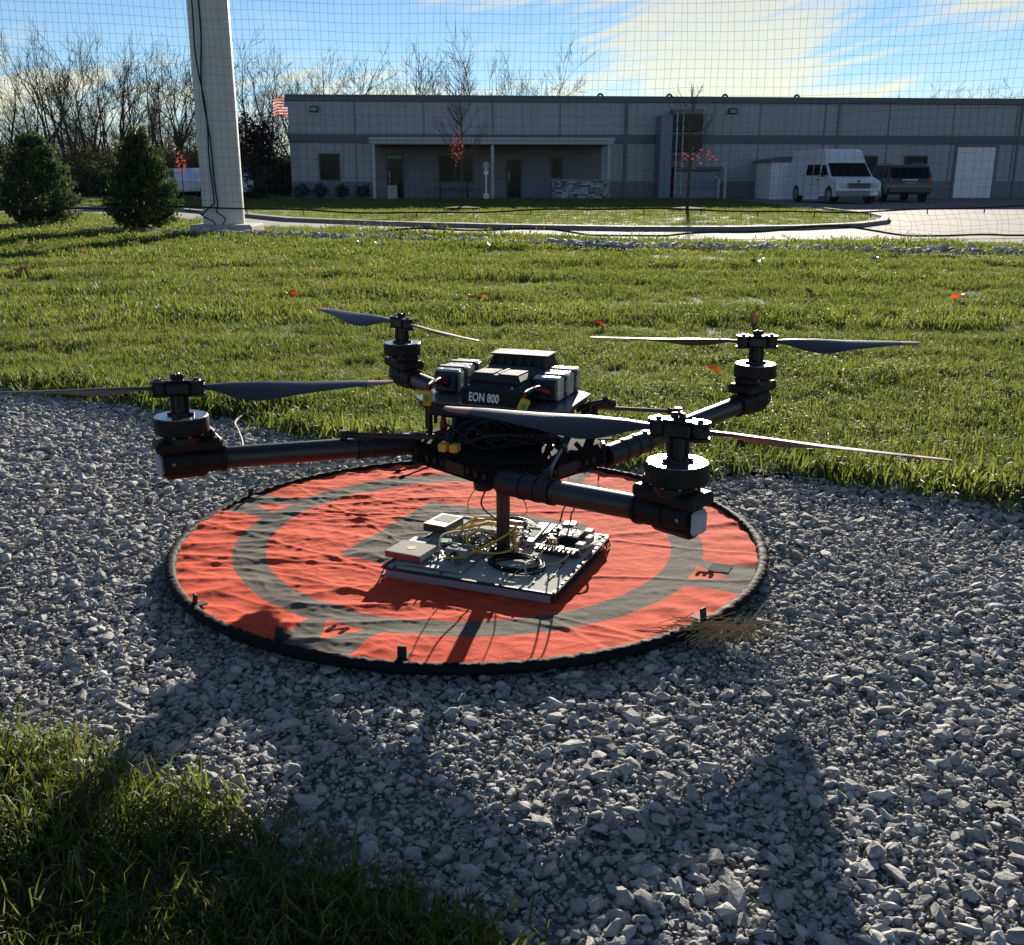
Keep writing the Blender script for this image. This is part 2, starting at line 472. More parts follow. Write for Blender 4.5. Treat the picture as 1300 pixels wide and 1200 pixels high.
b = MB(); b.box((8.87, PY / 2 - .02, 2.315), (10.3, 2.2, .02)); b.build('porch_ceiling', mat('porch_ceiling', (.12, .115, .115), .7), bld)
# roof goosenecks
for x in (13.9, 17.1, 19.7, 23.1, 35.0):
    b = MB(); b.tube([(x, 1.0, 4.1), (x, 1.0, 4.52)] + [(x + .11 - .11 * math.cos(a), 1.0, 4.52 + .11 * math.sin(a)) for a in np.linspace(.3, math.pi, 8)] + [(x + .22, 1.0, 4.47)], .05, 10)
    b.build('roof_vent', M_trim, bld)
for x in (15.0, 24.9, 33.6):
    b = MB(); b.tube([(x, -.07, 4.18), (x, -.07, .1)], .045, 8); b.build('downpipe', M_base, bld)

def bl(x, y, z=-.05):   # building-local to world
    c, s_ = math.cos(BR), math.sin(BR)
    return (-9.85 + x * c - y * s_, 47.6 + x * s_ + y * c, z)
# counter of mottled stone at the porch
t = empty('stone_counter', bl(12.55, -2.75), BR, 'counter faced with mottled grey and white stone at the right porch end', 'counter')
M_st = [mat('stone_light', (.42, .44, .47), .8, var=.2), mat('stone_mid', (.22, .24, .27), .8, var=.2), mat('stone_dark', (.10, .115, .14), .8, var=.2)]
b = MB()
for r in range(9):
    x = -1.2
    while x < 1.18:
        w = random.uniform(.09, .26); w = min(w, 1.2 - x)
        b.cur = random.choice((0, 0, 1, 1, 2)); b.box((x + w / 2, -.3 + random.uniform(-.012, .012), .045 + r * .09), (w - .012, .1, .08), b=.012)
        x += w
b.cur = 0
tag(b.build('stone_facing', M_st, t), kind='stuff')
b = MB(); b.box((0, -.005, .405), (2.38, .5, .81)); b.build('core', M_base, t)
b = MB(); b.box((0, -.03, .84), (2.5, .7, .05), b=.01); b.build('counter_top', M_conc, t)
# bin
t = empty('litter_bin', bl(4.55, -2.5), BR, 'square litter bin with a dark hooded top beside the left porch post', 'bin')
b = MB(); b.box((0, 0, .33), (.42, .42, .62), b=.02); b.build('body', M_sign, t)
b = MB(); b.box((0, 0, .67), (.46, .46, .07), b=.02); b.box((-.2, 0, .78), (.05, .44, .2)); b.box((.2, 0, .78), (.05, .44, .2)); b.box((0, 0, .9), (.46, .46, .06), b=.02); b.build('hood', M_frame, t)
# post with bait box
t = empty('sign_post', bl(8.55, -2.75), BR, 'thin white post with round notice and a bucket at its foot, by the porch', 'post')
b = MB(); b.box((0, 0, .8), (.06, .06, 1.6)); b.build('post', M_white, t)
b = MB(); b.cyl((0, -.05, 0), .15, .03, 20, M=Matrix.Translation((0, 0, 1.5)) @ Matrix.Rotation(R(90), 4, 'X')); b.build('notice', M_sign, t)
b = MB(); b.box((0, -.06, 1.15), (.2, .03, .16)); b.build('notice_plate', M_white, t)
b = MB(); b.cyl((0, -.15, 0), .12, .28, 16, r2=.14); b.build('bucket', M_white, t)
# picnic table
t = empty('picnic_table', bl(7.2, -1.5, .0), BR, 'dark picnic table with benches in the shade of the porch', 'table')
M_dk = mat('dark_furniture', (.03, .033, .04), .5)
b = MB()
for i in range(5): b.box((0, -.3 + i * .15, .72), (1.7, .13, .04))
b.build('tabletop', M_dk, t)
for s in (-1, 1):
    b = MB(); b.box((0, s * .65, .43), (1.7, .24, .04)); b.build('bench', M_dk, t)
for x in (-.6, .6):
    b = MB(); b.tube([(x, -.65, 0), (x, -.2, .7)], .03, 6); b.tube([(x, .65, 0), (x, .2, .7)], .03, 6); b.box((x, 0, .38), (.05, 1.4, .06)); b.build('leg_frame', M_dk, t)
# air handling plant on the wall
t = empty('air_handling_unit', bl(17.2, -.75), BR, 'tall blue grey air handling unit with two brown louvres and pipes against the building wall', 'machine')
M_bl = mat('plant_blue', (.17, .19, .24), .5, metal=.2, var=.15, scale=2)
M_br = mat('louvre_brown', (.07, .05, .045), .6)
b = MB(); b.box((-.55, 0, 1.8), (.55, 1.0, 3.6), b=.02); b.box((-.55, -.51, 2.55), (.45, .03, 1.5)); b.build('duct_cabinet', M_bl, t)
for z in (3.28, 2.42):
    b = MB(); b.box((.42, 0, z), (1.35, .9, .72), b=.02); lv = b.build('louvre', M_br, t)
    for i in range(6):
        c = MB(); c.box((0, 0, 0), (1.25, .02, .09), M=Matrix.Translation((.42, -.47, z - .27 + i * .11)) @ Matrix.Rotation(R(-35), 4, 'X')); c.build('slat', M_br, lv)
for z_, h_ in ((2.83, .09), (1.95, .18), (3.75, .2)):
    b = MB(); b.box((.42, 0, z_), (1.32, .8, h_)); b.build('casing', M_base, t)
b = MB(); b.box((.85, -.1, .62), (2.0, 1.0, 1.2), b=.03); b.box((.85, -.62, .8), (1.8, .04, .12)); b.box((.85, -.62, .55), (1.8, .04, .12)); b.build('tank', M_bl, t)
b = MB(); b.box((.95, -.1, 1.32), (2.1, 1.1, .18), b=.03); b.build('tank_lid', M_trim, t)
for x, z1 in ((-.12, 3.7), (.15, 3.7)):
    b = MB(); b.tube([(x, -.62, .2), (x, -.62, z1)], .035, 8); b.build('pipe', M_cream, t)
for x, z1 in ((2.15, 1.35), (1.85, .9)):
    b = MB(); b.tube([(x, -.7, 0), (x, -.7, z1), (x - .12, -.6, z1 + .06)], .07, 10); b.build('vent_pipe', M_cream, t)
# storage sheds
t = empty('storage_shed', bl(21.9, -1.5), BR, 'white panelled storage shed with a dark roof edge behind the white van', 'shed')
b = MB(); b.box((.25, 0, .8), (2.2, 2.2, 1.6))
for i in range(8): b.box((-.75 + i * .28, -1.108, .8), (.03, .02, 1.56))
b.build('wall', M_white, t)
b = MB(); b.prism([(-1.0, .0), (1.45, .0), (1.45, .06), (.2, .24), (-1.0, .06)], -1.25, 1.25, Matrix.Translation((0, 0, 1.6)) @ Matrix.Rotation(R(90), 4, 'X')); b.build('roof', M_trim, t)
b = MB(); b.box((.2, -1.13, .75), (1.0, .03, 1.4)); b.build('door', mat('shed_door', (.55, .58, .62), .5), t)
# ------------------------------------------------------------------ vehicles
M_vanw = mat('van_white', (.62, .64, .66), .35, coat=.3, var=.05, scale=2)
M_carw = mat('car_white', (.6, .62, .64), .3, coat=.4)
M_suv = mat('suv_charcoal', (.025, .027, .032), .3, coat=.5)
M_tyre = mat('tyre_rubber', (.018, .018, .018), .85)
M_rim = mat('wheel_rim', (.4, .41, .43), .35, metal=.7)
M_chrome = mat('grey_plastic', (.2, .21, .22), .4)
M_lens = mat('headlamp_lens', (.45, .45, .42), .15)
M_red = mat('tail_lamp', (.35, .02, .015), .25)
def wheel(parent, x, y, r, w=.2):
    o = empty('wheel', (x, y, r)); o.parent = parent
    Mx = Matrix.Rotation(R(90), 4, 'Y')
    b = MB(); b.lathe([(r * .62, -w / 2), (r * .95, -w / 2), (r, -w / 2 + .03), (r, w / 2 - .03), (r * .95, w / 2), (r * .62, w / 2)], 24, Mx); b.build('tyre', M_tyre, o)
    b = MB(); b.lathe([(r * .22, -w / 2 - .02), (r * .3, -w / 2 - .004), (r * .5, -w / 2 - .001), (r * .62, -w / 2 - .008), (r * .64, w / 2 + .008), (r * .5, w / 2 + .001), (r * .3, w / 2 + .004), (r * .22, w / 2 + .02)], 20, Mx); b.build('rim', M_rim, o)
def body_prof(prof, hw, taper, zb, M=None, n=1):
    """side profile (y,z) extruded across x, narrowing above the belt line zb"""
    def hwz(z): return hw - max(0, z - zb) * taper
    vs = [(-hwz(z), y, z) for y, z in prof] + [(-hwz(z) + .05, y, z + (.012 if z > zb else 0)) for y, z in prof] + \
         [(hwz(z) - .05, y, z + (.012 if z > zb else 0)) for y, z in prof] + [(hwz(z), y, z) for y, z in prof]
    k = len(prof)
    fs = [tuple(range(k)), tuple(range(4 * k - 1, 3 * k - 1, -1))]
    for a in range(3):
        for i in range(k):
            j = (i + 1) % k
            fs.append((a * k + i, a * k + j, (a + 1) * k + j, (a + 1) * k + i))
    return vs, fs, hwz
def side_window(poly, side, hwz, m, parent, name='window', off=.008):
    b = MB()
    vs = [(side * (hwz(z) + off), y, z) for y, z in poly] + [(side * (hwz(z) - .02), y, z) for y, z in poly]
    k = len(poly)
    b.add(vs, [tuple(range(k)), tuple(range(2 * k - 1, k - 1, -1))] + [(i, (i + 1) % k, k + (i + 1) % k, k + i) for i in range(k)])
    return b.build(name, m, parent)
def arches(prof_y, r): return prof_y
# white high-roof van, nose towards the camera
van = empty('parked_van', (12.30, 40.9, -.03), R(9), 'white high roof van parked facing us in the shade with its nose past the kerb', 'van')
prof = [(2.2, .3), (2.25, .55), (2.2, 1.0), (2.1, 1.72), (2.0, 1.88), (1.6, 1.95), (-.55, 1.95), (-.8, 1.86), (-1.0, 1.48), (-1.5, .97), (-1.62, .93), (-2.05, .82), (-2.17, .74), (-2.2, .45), (-2.18, .26),
        (-1.86, .26), (-1.82, .5), (-1.66, .64), (-1.44, .64), (-1.27, .5), (-1.23, .26), (1.02, .26), (1.06, .5), (1.22, .64), (1.44, .64), (1.6, .5), (1.64, .26)]
vs, fs, hz_ = body_prof(prof, .86, .14, .9)
b = MB(); b.add(vs, fs); b.build('body', M_vanw, van)
b = MB(); b.add([(-.72, -1.085, 1.45), (.72, -1.085, 1.45), (.77, -1.565, .96), (-.77, -1.565, .96), (-.72, -1.0, 1.42), (.72, -1.0, 1.42), (.77, -1.46, .96), (-.77, -1.46, .96)],
               [(0, 1, 2, 3), (0, 4, 5, 1), (3, 2, 6, 7), (0, 3, 7, 4), (1, 5, 6, 2)]); b.build('windscreen', M_glass, van)
b = MB()
for sx in (-1, 1): b.tube([(sx * .05, -1.57, .98), (sx * .4 + .1, -1.50, 1.06)], .012, 5)
b.build('wiper', M_tyre, van)
for s in (-1, 1):
    side_window([(-.98, 1.02), (-1.38, 1.02), (-1.0, 1.38), (-.78, 1.38), (-.72, 1.02)], s, hz_, M_glass, van)
    side_window([(-.6, 1.02), (-.6, 1.4), (-.1, 1.4), (-.1, 1.02)], s, hz_, M_glass, van)
    side_window([(.02, 1.02), (.02, 1.4), (.52, 1.4), (.52, 1.02)], s, hz_, M_glass, van)
    for yy in (-.66, -.04, .6):
        b = MB(); b.box((s * .862, yy, .66), (.01, .012, .7)); b.build('door_seam', M_chrome, van)
    b = MB(); b.box((s * .88, -.55, .86), (.04, .12, .03)); b.build('door_handle', M_tyre, van)
    b = MB(); b.box((s * .93, -1.08, 1.05), (.1, .08, .2), b=.02); b.build('wing_mirror', M_tyre, van)
    b = MB(); b.box((s * .62, -2.185, .64), (.3, .05, .17), b=.02); b.build('headlight', M_lens, van)
    wheel(van, s * .76, -1.55, .31); wheel(van, s * .76, 1.33, .31)
b = MB(); b.box((0, -2.19, .64), (.9, .05, .2), b=.015); g_ = b.build('grille', M_chrome, van)
for i in range(3):
    b = MB(); b.box((0, -2.218, .59 + i * .05), (.84, .012, .028)); b.build('grille_slot', M_tyre, g_)
b = MB(); b.lathe([(.001, 0), (.055, 0), (.045, .012), (.001, .014)], 18, Matrix.Translation((0, -2.15, .80)) @ Matrix.Rotation(R(75), 4, 'X') @ Matrix.Diagonal((1.3, .7, 1, 1))); b.build('badge', M_suv, van)
b = MB(); b.box((0, -2.23, .37), (1.72, .14, .2), b=.03); b.box((0, -2.305, .33), (.8, .012, .07)); b.build('bumper', M_chrome, van)
b = MB(); b.box((.55, -2.315, .38), (.3, .015, .15)); b.build('number_plate', M_white, van)
# SUV
suv = empty('parked_suv', (15.55, 43.2, -.03), R(-4), 'dark charcoal estate car parked tail towards us beside the white van', 'car')
prof = [(-1.95, .3), (-2.0, .5), (-1.95, .85), (-1.75, 1.3), (-1.6, 1.4), (.3, 1.42), (.75, .95), (1.7, .85), (1.95, .65), (1.95, .3)]
vs, fs, h2 = body_prof(prof, .84, .2, .88)
b = MB(); b.add(vs, fs); b.build('body', M_suv, suv)
b = MB(); b.add([(-.68, -1.80, 1.28), (.68, -1.80, 1.28), (.72, -1.955, .92), (-.72, -1.955, .92), (-.68, -1.7, 1.28), (.68, -1.7, 1.28), (.72, -1.86, .92), (-.72, -1.86, .92)], [(0, 1, 2, 3), (0, 4, 5, 1), (3, 2, 6, 7), (0, 3, 7, 4), (1, 5, 6, 2)]); b.build('rear_window', M_glass, suv)
for s in (-1, 1):
    side_window([(-1.5, .93), (-1.45, 1.3), (-.8, 1.32), (-.8, .93)], s, h2, M_glass, suv)
    side_window([(-.7, .93), (-.7, 1.32), (.2, 1.32), (.5, .93)], s, h2, M_glass, suv)
    b = MB(); b.box((s * .74, -1.96, .8), (.12, .06, .28), b=.02); b.build('tail_light', M_red, suv)
    wheel(suv, s * .76, -1.2, .3); wheel(suv, s * .76, 1.2, .3)
    b = MB(); b.tube([(s * .6, -1.4, 1.46), (s * .6, .1, 1.47)], .02, 6); b.build('roof_rail', M_chrome, suv)
b = MB(); b.box((0, -2.0, .45), (1.6, .1, .2), b=.03); b.build('bumper', M_suv, suv)
b = MB(); b.box((0, -2.0, .72), (.42, .02, .1)); b.build('number_plate', M_chrome, suv)
b = MB(); b.box((0, -1.99, .84), (.6, .04, .05), b=.01); b.build('tailgate_trim', M_white, suv)
# white saloon cars far left
def saloon(loc, rz, label):
    c = empty('parked_car', loc, rz, label, 'car', 'white cars parked beyond the far driveway')
    prof = [(2.0, .3), (2.02, .6), (1.9, .82), (1.3, .88), (.75, 1.28), (-.5, 1.3), (-1.15, .88), (-1.9, .76), (-2.0, .55), (-1.98, .3)]
    vs, fs, h3 = body_prof(prof, .82, .3, .85)
    b = MB(); b.add(vs, fs); b.build('body', M_carw, c)
    for s in (-1, 1):
        side_window([(1.15, .92), (.72, 1.22), (.12, 1.24), (.12, .92)], s, h3, M_glass, c)
        side_window([(.02, .92), (.02, 1.24), (-.48, 1.24), (-.98, .92)], s, h3, M_glass, c)
        wheel(c, s * .75, -1.25, .31); wheel(c, s * .75, 1.25, .31)
    return c
saloon((-15.0, 49.3, 0), R(28), 'white car half hidden between the right conifer and the pale pole')
saloon((-12.4, 47.4, 0), R(15), 'white car showing just its tail right of the pale pole')

# ------------------------------------------------------------------ trees
M_bark = mat('bark_grey', (.065, .052, .040), .9, var=.35, scale=3, bump=.4)
M_twig = mat('twig_brown', (.075, .056, .040), .9)
def bare_tree(seed, hgt, r0, depth=6, minr=.010, stems=None):
    rd = random.Random(seed)
    tr, cr = MB(), MB()
    def grow(p, d, L, r, lv):
        n = 4 if lv < 2 else 3
        pts = [p]; rs = [r]; q = p.copy(); dd = d.copy()
        for i in range(n):
            dd = (dd + Vector((rd.gauss(0, .055), rd.gauss(0, .055), rd.gauss(.035, .03)))).normalized()
            q = q + dd * (L / n); pts.append(q.copy()); rs.append(max(minr, r * (1 - .38 * (i + 1) / n)))
        (tr if lv < 2 else cr).tube(pts, rs, 6 if lv < 2 else (4 if lv < 4 else 3), caps=False)
        if lv >= depth: return
        k = 2 if lv < 2 else rd.choice((2, 2, 3))
        for j in range(k):
            t = 1.0 if j == 0 else rd.uniform(.45, 1.0)
            i = min(n - 1, int(t * n)); base = pts[i].lerp(pts[i + 1], t * n - i) if t < 1 else pts[-1]
            ang = rd.uniform(.10, .34) if j == 0 else rd.uniform(.40, .95)
            ax = dd.cross(Vector((rd.gauss(0, 1), rd.gauss(0, 1), rd.gauss(0, .3)))).normalized()
            nd = Matrix.Rotation(ang, 3, ax) @ dd
            nd = (nd + Vector((0, 0, .08))).normalized()
            grow(base, nd, L * (rd.uniform(.76, .88) if j == 0 else rd.uniform(.55, .8)), max(minr, rs[i] * (.80 if j == 0 else .58)), lv + 1)
    for s_ in range(stems or rd.choice((1, 2, 2, 3))):
        a = rd.uniform(0, 6.28); l = rd.uniform(.05, .30)
        grow(Vector((rd.gauss(0, .15), rd.gauss(0, .15), -.1)), Vector((math.cos(a) * l, math.sin(a) * l, 1)).normalized(), hgt * rd.uniform(.26, .33), r0 * rd.uniform(.7, 1.1), 0)
    zmax = max(v[2] for v in cr.v); f = hgt / zmax
    tr.v = [tuple(c * f for c in v) for v in tr.v]; cr.v = [tuple(c * f for c in v) for v in cr.v]
    return tr, cr
tree_var = []
for s in range(7):
    tr, cr = bare_tree(100 + s, 10, .30, depth=7, minr=.0125)
    a = tr.build('trunk', M_bark, smooth=0, link=False); c = cr.build('crown', M_twig, smooth=0, link=False)
    tree_var.append((a.data, c.data))
def place_tree(k, x, y, hgt, rz, label, group, name='bare_tree', w=1.0):
    o = empty(name, (x, y, 0), rz, label, 'tree', group)
    s = hgt / 10
    for nm, me in zip(('trunk', 'crown'), tree_var[k % 7]):
        c = bpy.data.objects.new(nm, me); col.objects.link(c); c.parent = o; c.scale = (s * w, s * w, s)
    return o
def pxx(px, Y): return (px - 650) / 1300 * Y * 0.965
# left group, one entry per tree: picture column, distance, height
left_trees = [(-60, 60, 8.5), (10, 62, 8.3), (38, 57, 8.0), (66, 60, 9.3), (95, 55, 8.2), (118, 58, 9.0), (140, 63, 9.6), (158, 59, 8.6), (183, 62, 9.0), (205, 57, 7.9), (222, 66, 9.2), (240, 60, 8.2),
              (308, 64, 9.3), (328, 58, 8.0), (345, 66, 9.4), (372, 70, 9.2), (392, 74, 9.0), (-110, 64, 9), (-170, 60, 8.6)]
LL = {-60: 'leafless tree of the wood just outside the left photo edge', 10: 'leafless tree at the very left edge of the photo, behind the left conifer', 38: 'leafless tree rising straight above the left conifer',
      66: 'tall leafless tree above the right flank of the left conifer', 95: 'leafless tree nearest the left conifer in the gap between the conifers', 118: 'leafless tree in the middle of the gap between the conifers',
      140: 'tallest leafless tree of the wood, left above the right conifer', 158: 'leafless tree above the left flank of the right conifer', 183: 'leafless tree straight above the tip of the right conifer',
      205: 'short leafless tree above the right flank of the right conifer', 222: 'leafless tree directly above the red sapling', 240: 'leafless tree mostly covered by the pale pole',
      308: 'leafless tree touching the right edge of the pale pole', 328: 'short leafless tree between pole and purple shrub', 345: 'leafless tree straight above the purple shrub and left of the flag',
      372: 'leafless tree rising behind the flag at the roof corner', 392: 'leafless tree just over the left roof corner, right of the flag', -110: 'leafless tree of the wood well beyond the left photo edge', -170: 'leafless tree of the wood farthest to the left'}
LEFT_LABEL = LL.get
for i, (c, Y, hh) in enumerate(left_trees):
    place_tree(i * 3 + 1, pxx(c, Y), Y, hh, i * 2.1, LEFT_LABEL(c), 'leafless trees in the left wood', w=.95)
back_trees = [(425, 78, 10.2, 'leafless tree showing above the left end of the building roof'), (462, 80, 10.9, 'leafless tree behind the roof above the left side of the porch'),
              (512, 79, 10.6, 'leafless tree behind the roof above the porch door'), (545, 84, 10.8, 'slim leafless tree left of the tallest one behind the roof'),
              (605, 76, 11.4, 'tallest and broadest leafless tree behind the building roof'), (640, 80, 10.3, 'leafless tree close to the right of the tallest one behind the roof'),
              (690, 78, 11.0, 'lone leafless tree at the right end of the row behind the roof')]
for i, (c, Y, hh, lb) in enumerate(back_trees):
    place_tree(i * 2, pxx(c, Y), Y, hh, i * 1.3, lb, 'leafless trees behind the building')
for i, c in enumerate((1190, 1225, 1268, 1290)):
    place_tree(i, pxx(c, 95), 95, 9.6 - .3 * (i % 2), i, 'distant leafless tree tip over the right roof end, %s' % ('leftmost of four', 'second from the left', 'third from the left', 'rightmost')[i], 'distant tree tips above the right roof')
# woodland behind, read as one mass
vars_ = []
for a, c in tree_var[:5]:
    bm = bmesh.new(); bm.from_mesh(a); bm.from_mesh(c); me = bpy.data.meshes.new('wood_tree'); bm.to_mesh(me); bm.free(); me.materials.append(M_bark)
    vars_.append(bpy.data.objects.new('wood_tree', me))
n = 230
X = rng.uniform(-95, -17, n); Y = rng.uniform(70, 120, n); s = rng.uniform(.48, .78, n)
X = X * (Y / 80)
scatter('far_woodland', np.c_[X, Y, np.zeros(n)], np.c_[np.zeros(n), np.zeros(n), rng.uniform(0, 6.3, n)], np.c_[s, s, s], rng.integers(0, 5, n), vars_)
# brush at the foot of the wood
M_brush = mat('brush_brown', (.10, .075, .045), .95, rand=.35)
M_bleaf = mat('brush_leaf', (.10, .10, .035), .9, rand=.4, trans=.3)
bv = []
for s in range(5):
    rd = random.Random(40 + s); b = MB()
    for i in range(260):
        a = rd.uniform(0, 6.28); rr = rd.uniform(0, .5); L = rd.uniform(.5, 1.5)
        p = Vector((rr * math.cos(a), rr * math.sin(a), 0)); d = Vector((math.cos(a) * .45 + rd.gauss(0, .2), math.sin(a) * .45 + rd.gauss(0, .2), 1)).normalized()
        m_ = p + d * L * .5; e = p + (d + Vector((rd.gauss(0, .25), rd.gauss(0, .25), 0))) * L
        b.cur = 0; b.tube([p, m_, e], [.014, .01, .006], 3, caps=False)
        if s > 1:
            b.cur = 1
            for j in range(9):
                q = m_.lerp(e, rd.random()) + Vector((rd.gauss(0, .1), rd.gauss(0, .1), rd.gauss(0, .08))); u = Vector((rd.gauss(0, 1), rd.gauss(0, 1), rd.gauss(0, 1))).normalized() * .045; v = u.orthogonal().normalized() * .03
                b.quad(q - u, q + v, q + u, q - v)
    bv.append(b.build('brush', [M_brush, M_bleaf], smooth=0, link=False))
n = 420
X = rng.uniform(-70, -13.5, n); Y = rng.uniform(55, 72, n)
X[:330] = X[:330] * (Y[:330] / 62)
X[330:] = rng.uniform(-15, 35, 90); Y[330:] = rng.uniform(72, 80, 90)
s = rng.uniform(.8, 2.0, n)
scatter('wood_undergrowth', np.c_[X, Y, np.zeros(n)], np.c_[np.zeros(n), np.zeros(n), rng.uniform(0, 6.3, n)], np.c_[s * 1.3, s * 1.3, s], rng.integers(0, 5, n), bv)

# conifers
M_con = mat('conifer_green', (.055, .085, .028), .7, var=.55, scale=3.5, trans=.4, rand=.1)
M_contwig = mat('conifer_twig', (.06, .042, .025), .9)
def conifer(seed, H, Wd, n=9000):
    """many leaf sprays: upright flattened sprigs gathered on short side shoots"""
    rd = np.random.default_rng(seed); b = MB(); t = MB()
    vs = []; fs = []
    t.tube([(0, 0, -.05), (.02, 0, H * .5), (0, .01, H * .92)], [.06, .04, .01], 7)
    def prof(z):
        z = z / H
        return Wd / 2 * np.interp(z, [0, .06, .18, .35, .55, .72, .86, .95, 1.0], [.70, .88, 1.0, .92, .70, .46, .25, .11, .03])
    shoots = 430
    per = n // shoots
    for i in range(shoots):
        z0 = H * rd.beta(1.05, 1.35) * .93; a = rd.uniform(0, 6.283)
        R_ = prof(z0) * rd.choice([rd.uniform(.45, .8), rd.uniform(.8, 1.02), rd.uniform(.9, 1.14)])
        base = np.array([R_ * .45 * math.cos(a), R_ * .45 * math.sin(a), z0 - .02]); top = np.array([R_ * math.cos(a), R_ * math.sin(a), z0 + rd.uniform(.08, .26)])
        if i < 120: t.tube([tuple(base * np.array([.2, .2, .95])), tuple(base), tuple(top)], [.010, .007, .003], 4, caps=False)
        for j in range(per):
            f = rd.uniform(.25, 1.05); p = base * (1 - f) + top * f + rd.normal(0, .035, 3) * (1.25 - .5 * f)
            if p[2] < .03: p[2] = .03
            ax = (top - base); ax = ax / np.linalg.norm(ax)
            u = ax * .5 + np.array([0, 0, .55]) + rd.normal(0, .34, 3); u /= np.linalg.norm(u)
            v = np.cross(u, rd.normal(0, 1, 3)); v /= np.linalg.norm(v)
            L = rd.uniform(.030, .070); w = L * .30
            o = len(vs); vs += [p - u * L * .4, p + v * w, p + u * L, p - v * w]; fs.append((o, o + 1, o + 2, o + 3))
    b.add(vs, fs)
    return b, t
for (x, y, H, Wd, lb, sd) in ((-9.12, 20.4, 1.70, 1.55, 'left of the two bushy dark green conifers on the lawn, cut by a broader outline', 3), (-6.60, 18.9, 1.66, 1.32, 'right of the two dark green conifers, standing close to the pale pole', 4)):
    o = empty('conifer', (x, y, 0), sd, lb, 'conifer', 'conifers on the lawn')
    b, t = conifer(sd, H, Wd, 15000)
    b.build('crown', M_con, o, smooth=0); t.build('trunk', M_contwig, o)
# purple-brown leafy shrub tree beside the building and low hedges
M_purp = mat('purple_leaf', (.05, .025, .03), .85, rand=.3, trans=.2, var=.4, scale=3)
M_hedge = mat('hedge_leaf', (.03, .042, .02), .85, var=.4, scale=4, trans=.2)
def leaf_ball(seed, c, rad, n, sz, b=None):
    rd = np.random.default_rng(seed); b = b or MB()
    vs = []; fs = []
    for i in range(n):
        d = rd.normal(0, 1, 3); d /= np.linalg.norm(d); rr = rd.uniform(.3, 1) ** .5 * (1 + .25 * math.sin(4 * d[0] + 3 * d[2] + seed) + .15 * math.sin(9 * d[1] + seed))
        p = np.array(c) + d * rr * np.array(rad)
        if p[2] < .02: p[2] = .02
        u = rd.normal(0, 1, 3); u /= np.linalg.norm(u); v = np.cross(u, rd.normal(0, 1, 3)); v /= np.linalg.norm(v)
        o = len(vs); L = sz * rd.uniform(.7, 1.3); vs += [p - u * L, p + v * L * .6, p + u * L, p - v * L * .6]; fs.append((o, o + 1, o + 2, o + 3))
    b.add(vs, fs); return b
o = empty('purple_shrub', (-11.2, 46.6, 0), 0, 'dark purple leaved shrub standing at the left corner of the building', 'shrub')
b = MB(); st = MB(); q = random.Random(5)
for i in range(26):
    a = i * 2.4; rr = .25 + .95 * q.random(); zt = 3.7 - .9 * rr ** 1.5 - q.uniform(0, 1.5)
    e = Vector((rr * math.cos(a), rr * .8 * math.sin(a), max(.9, zt)))
    st.tube([(.08 * math.cos(a), .08 * math.sin(a), 0), (e.x * .35, e.y * .35, e.z * .45), tuple(e), tuple(e + Vector((.05 * math.cos(a), 0, .35)))], [.03, .022, .010, .004], 5, caps=False)
    leaf_ball(60 + i, tuple(e - Vector((0, 0, .15))), (.34, .34, .48), 110, .07, b)
b.build('crown', M_purp, o, smooth=0); b = st
b.build('stems', M_bark, o)
for i, (x, y, r_) in enumerate(((-11.9, 46.0, .5), (-10.9, 45.6, .45), (-13.2, 46.6, .5))):
    o = empty('low_shrub', (x, y, 0), i, ('low dark shrub just left of the foot of the purple shrub', 'low dark shrub between the purple shrub and the building corner', 'low dark shrub nearest the pale pole, left of the purple shrub')[i], 'shrub', 'low shrubs by the building corner')
    leaf_ball(20 + i, (0, 0, r_ * .7), (r_ * 1.3, r_, r_ * .75), 700, .05).build('foliage', M_hedge, o, smooth=0)
for i, x in enumerate((.5, 1.35, 2.3, 3.2)):
    p = bl(x, -.9); o = empty('foundation_shrub', (p[0], p[1], .05), i, ('small dark shrub at the building corner, first from the left along the wall', 'small dark shrub under the left edge of the left window', 'small dark shrub just right of the left window', 'small dark shrub nearest the left porch post')[i], 'shrub', 'small shrubs along the wall')
    leaf_ball(30 + i, (0, 0, .28), (.38, .3, .3), 420, .045).build('foliage', M_hedge, o, smooth=0)
# green-brown bushes before the wood
for i, (c, Y, r_, lb) in enumerate(((110, 53, 1.2, 'olive green bush in front of the wood between the two conifers'), (62, 54, .9, 'smaller olive bush behind the left conifer'), (20, 54, 1.1, 'olive bush at the far left before the wood'), (318, 52, .9, 'yellowish bush between the pale pole and the purple shrub'))):
    o = empty('wood_edge_bush', (pxx(c, Y), Y, 0), i, lb, 'bush', 'bushes before the wood')
    leaf_ball(50 + i, (0, 0, r_ * .7), (r_ * 1.5, r_, r_ * .9), 1500, .07).build('foliage', mat('olive_leaf', (.075, .085, .035), .9, trans=.25, var=.4, scale=3), o, smooth=0)
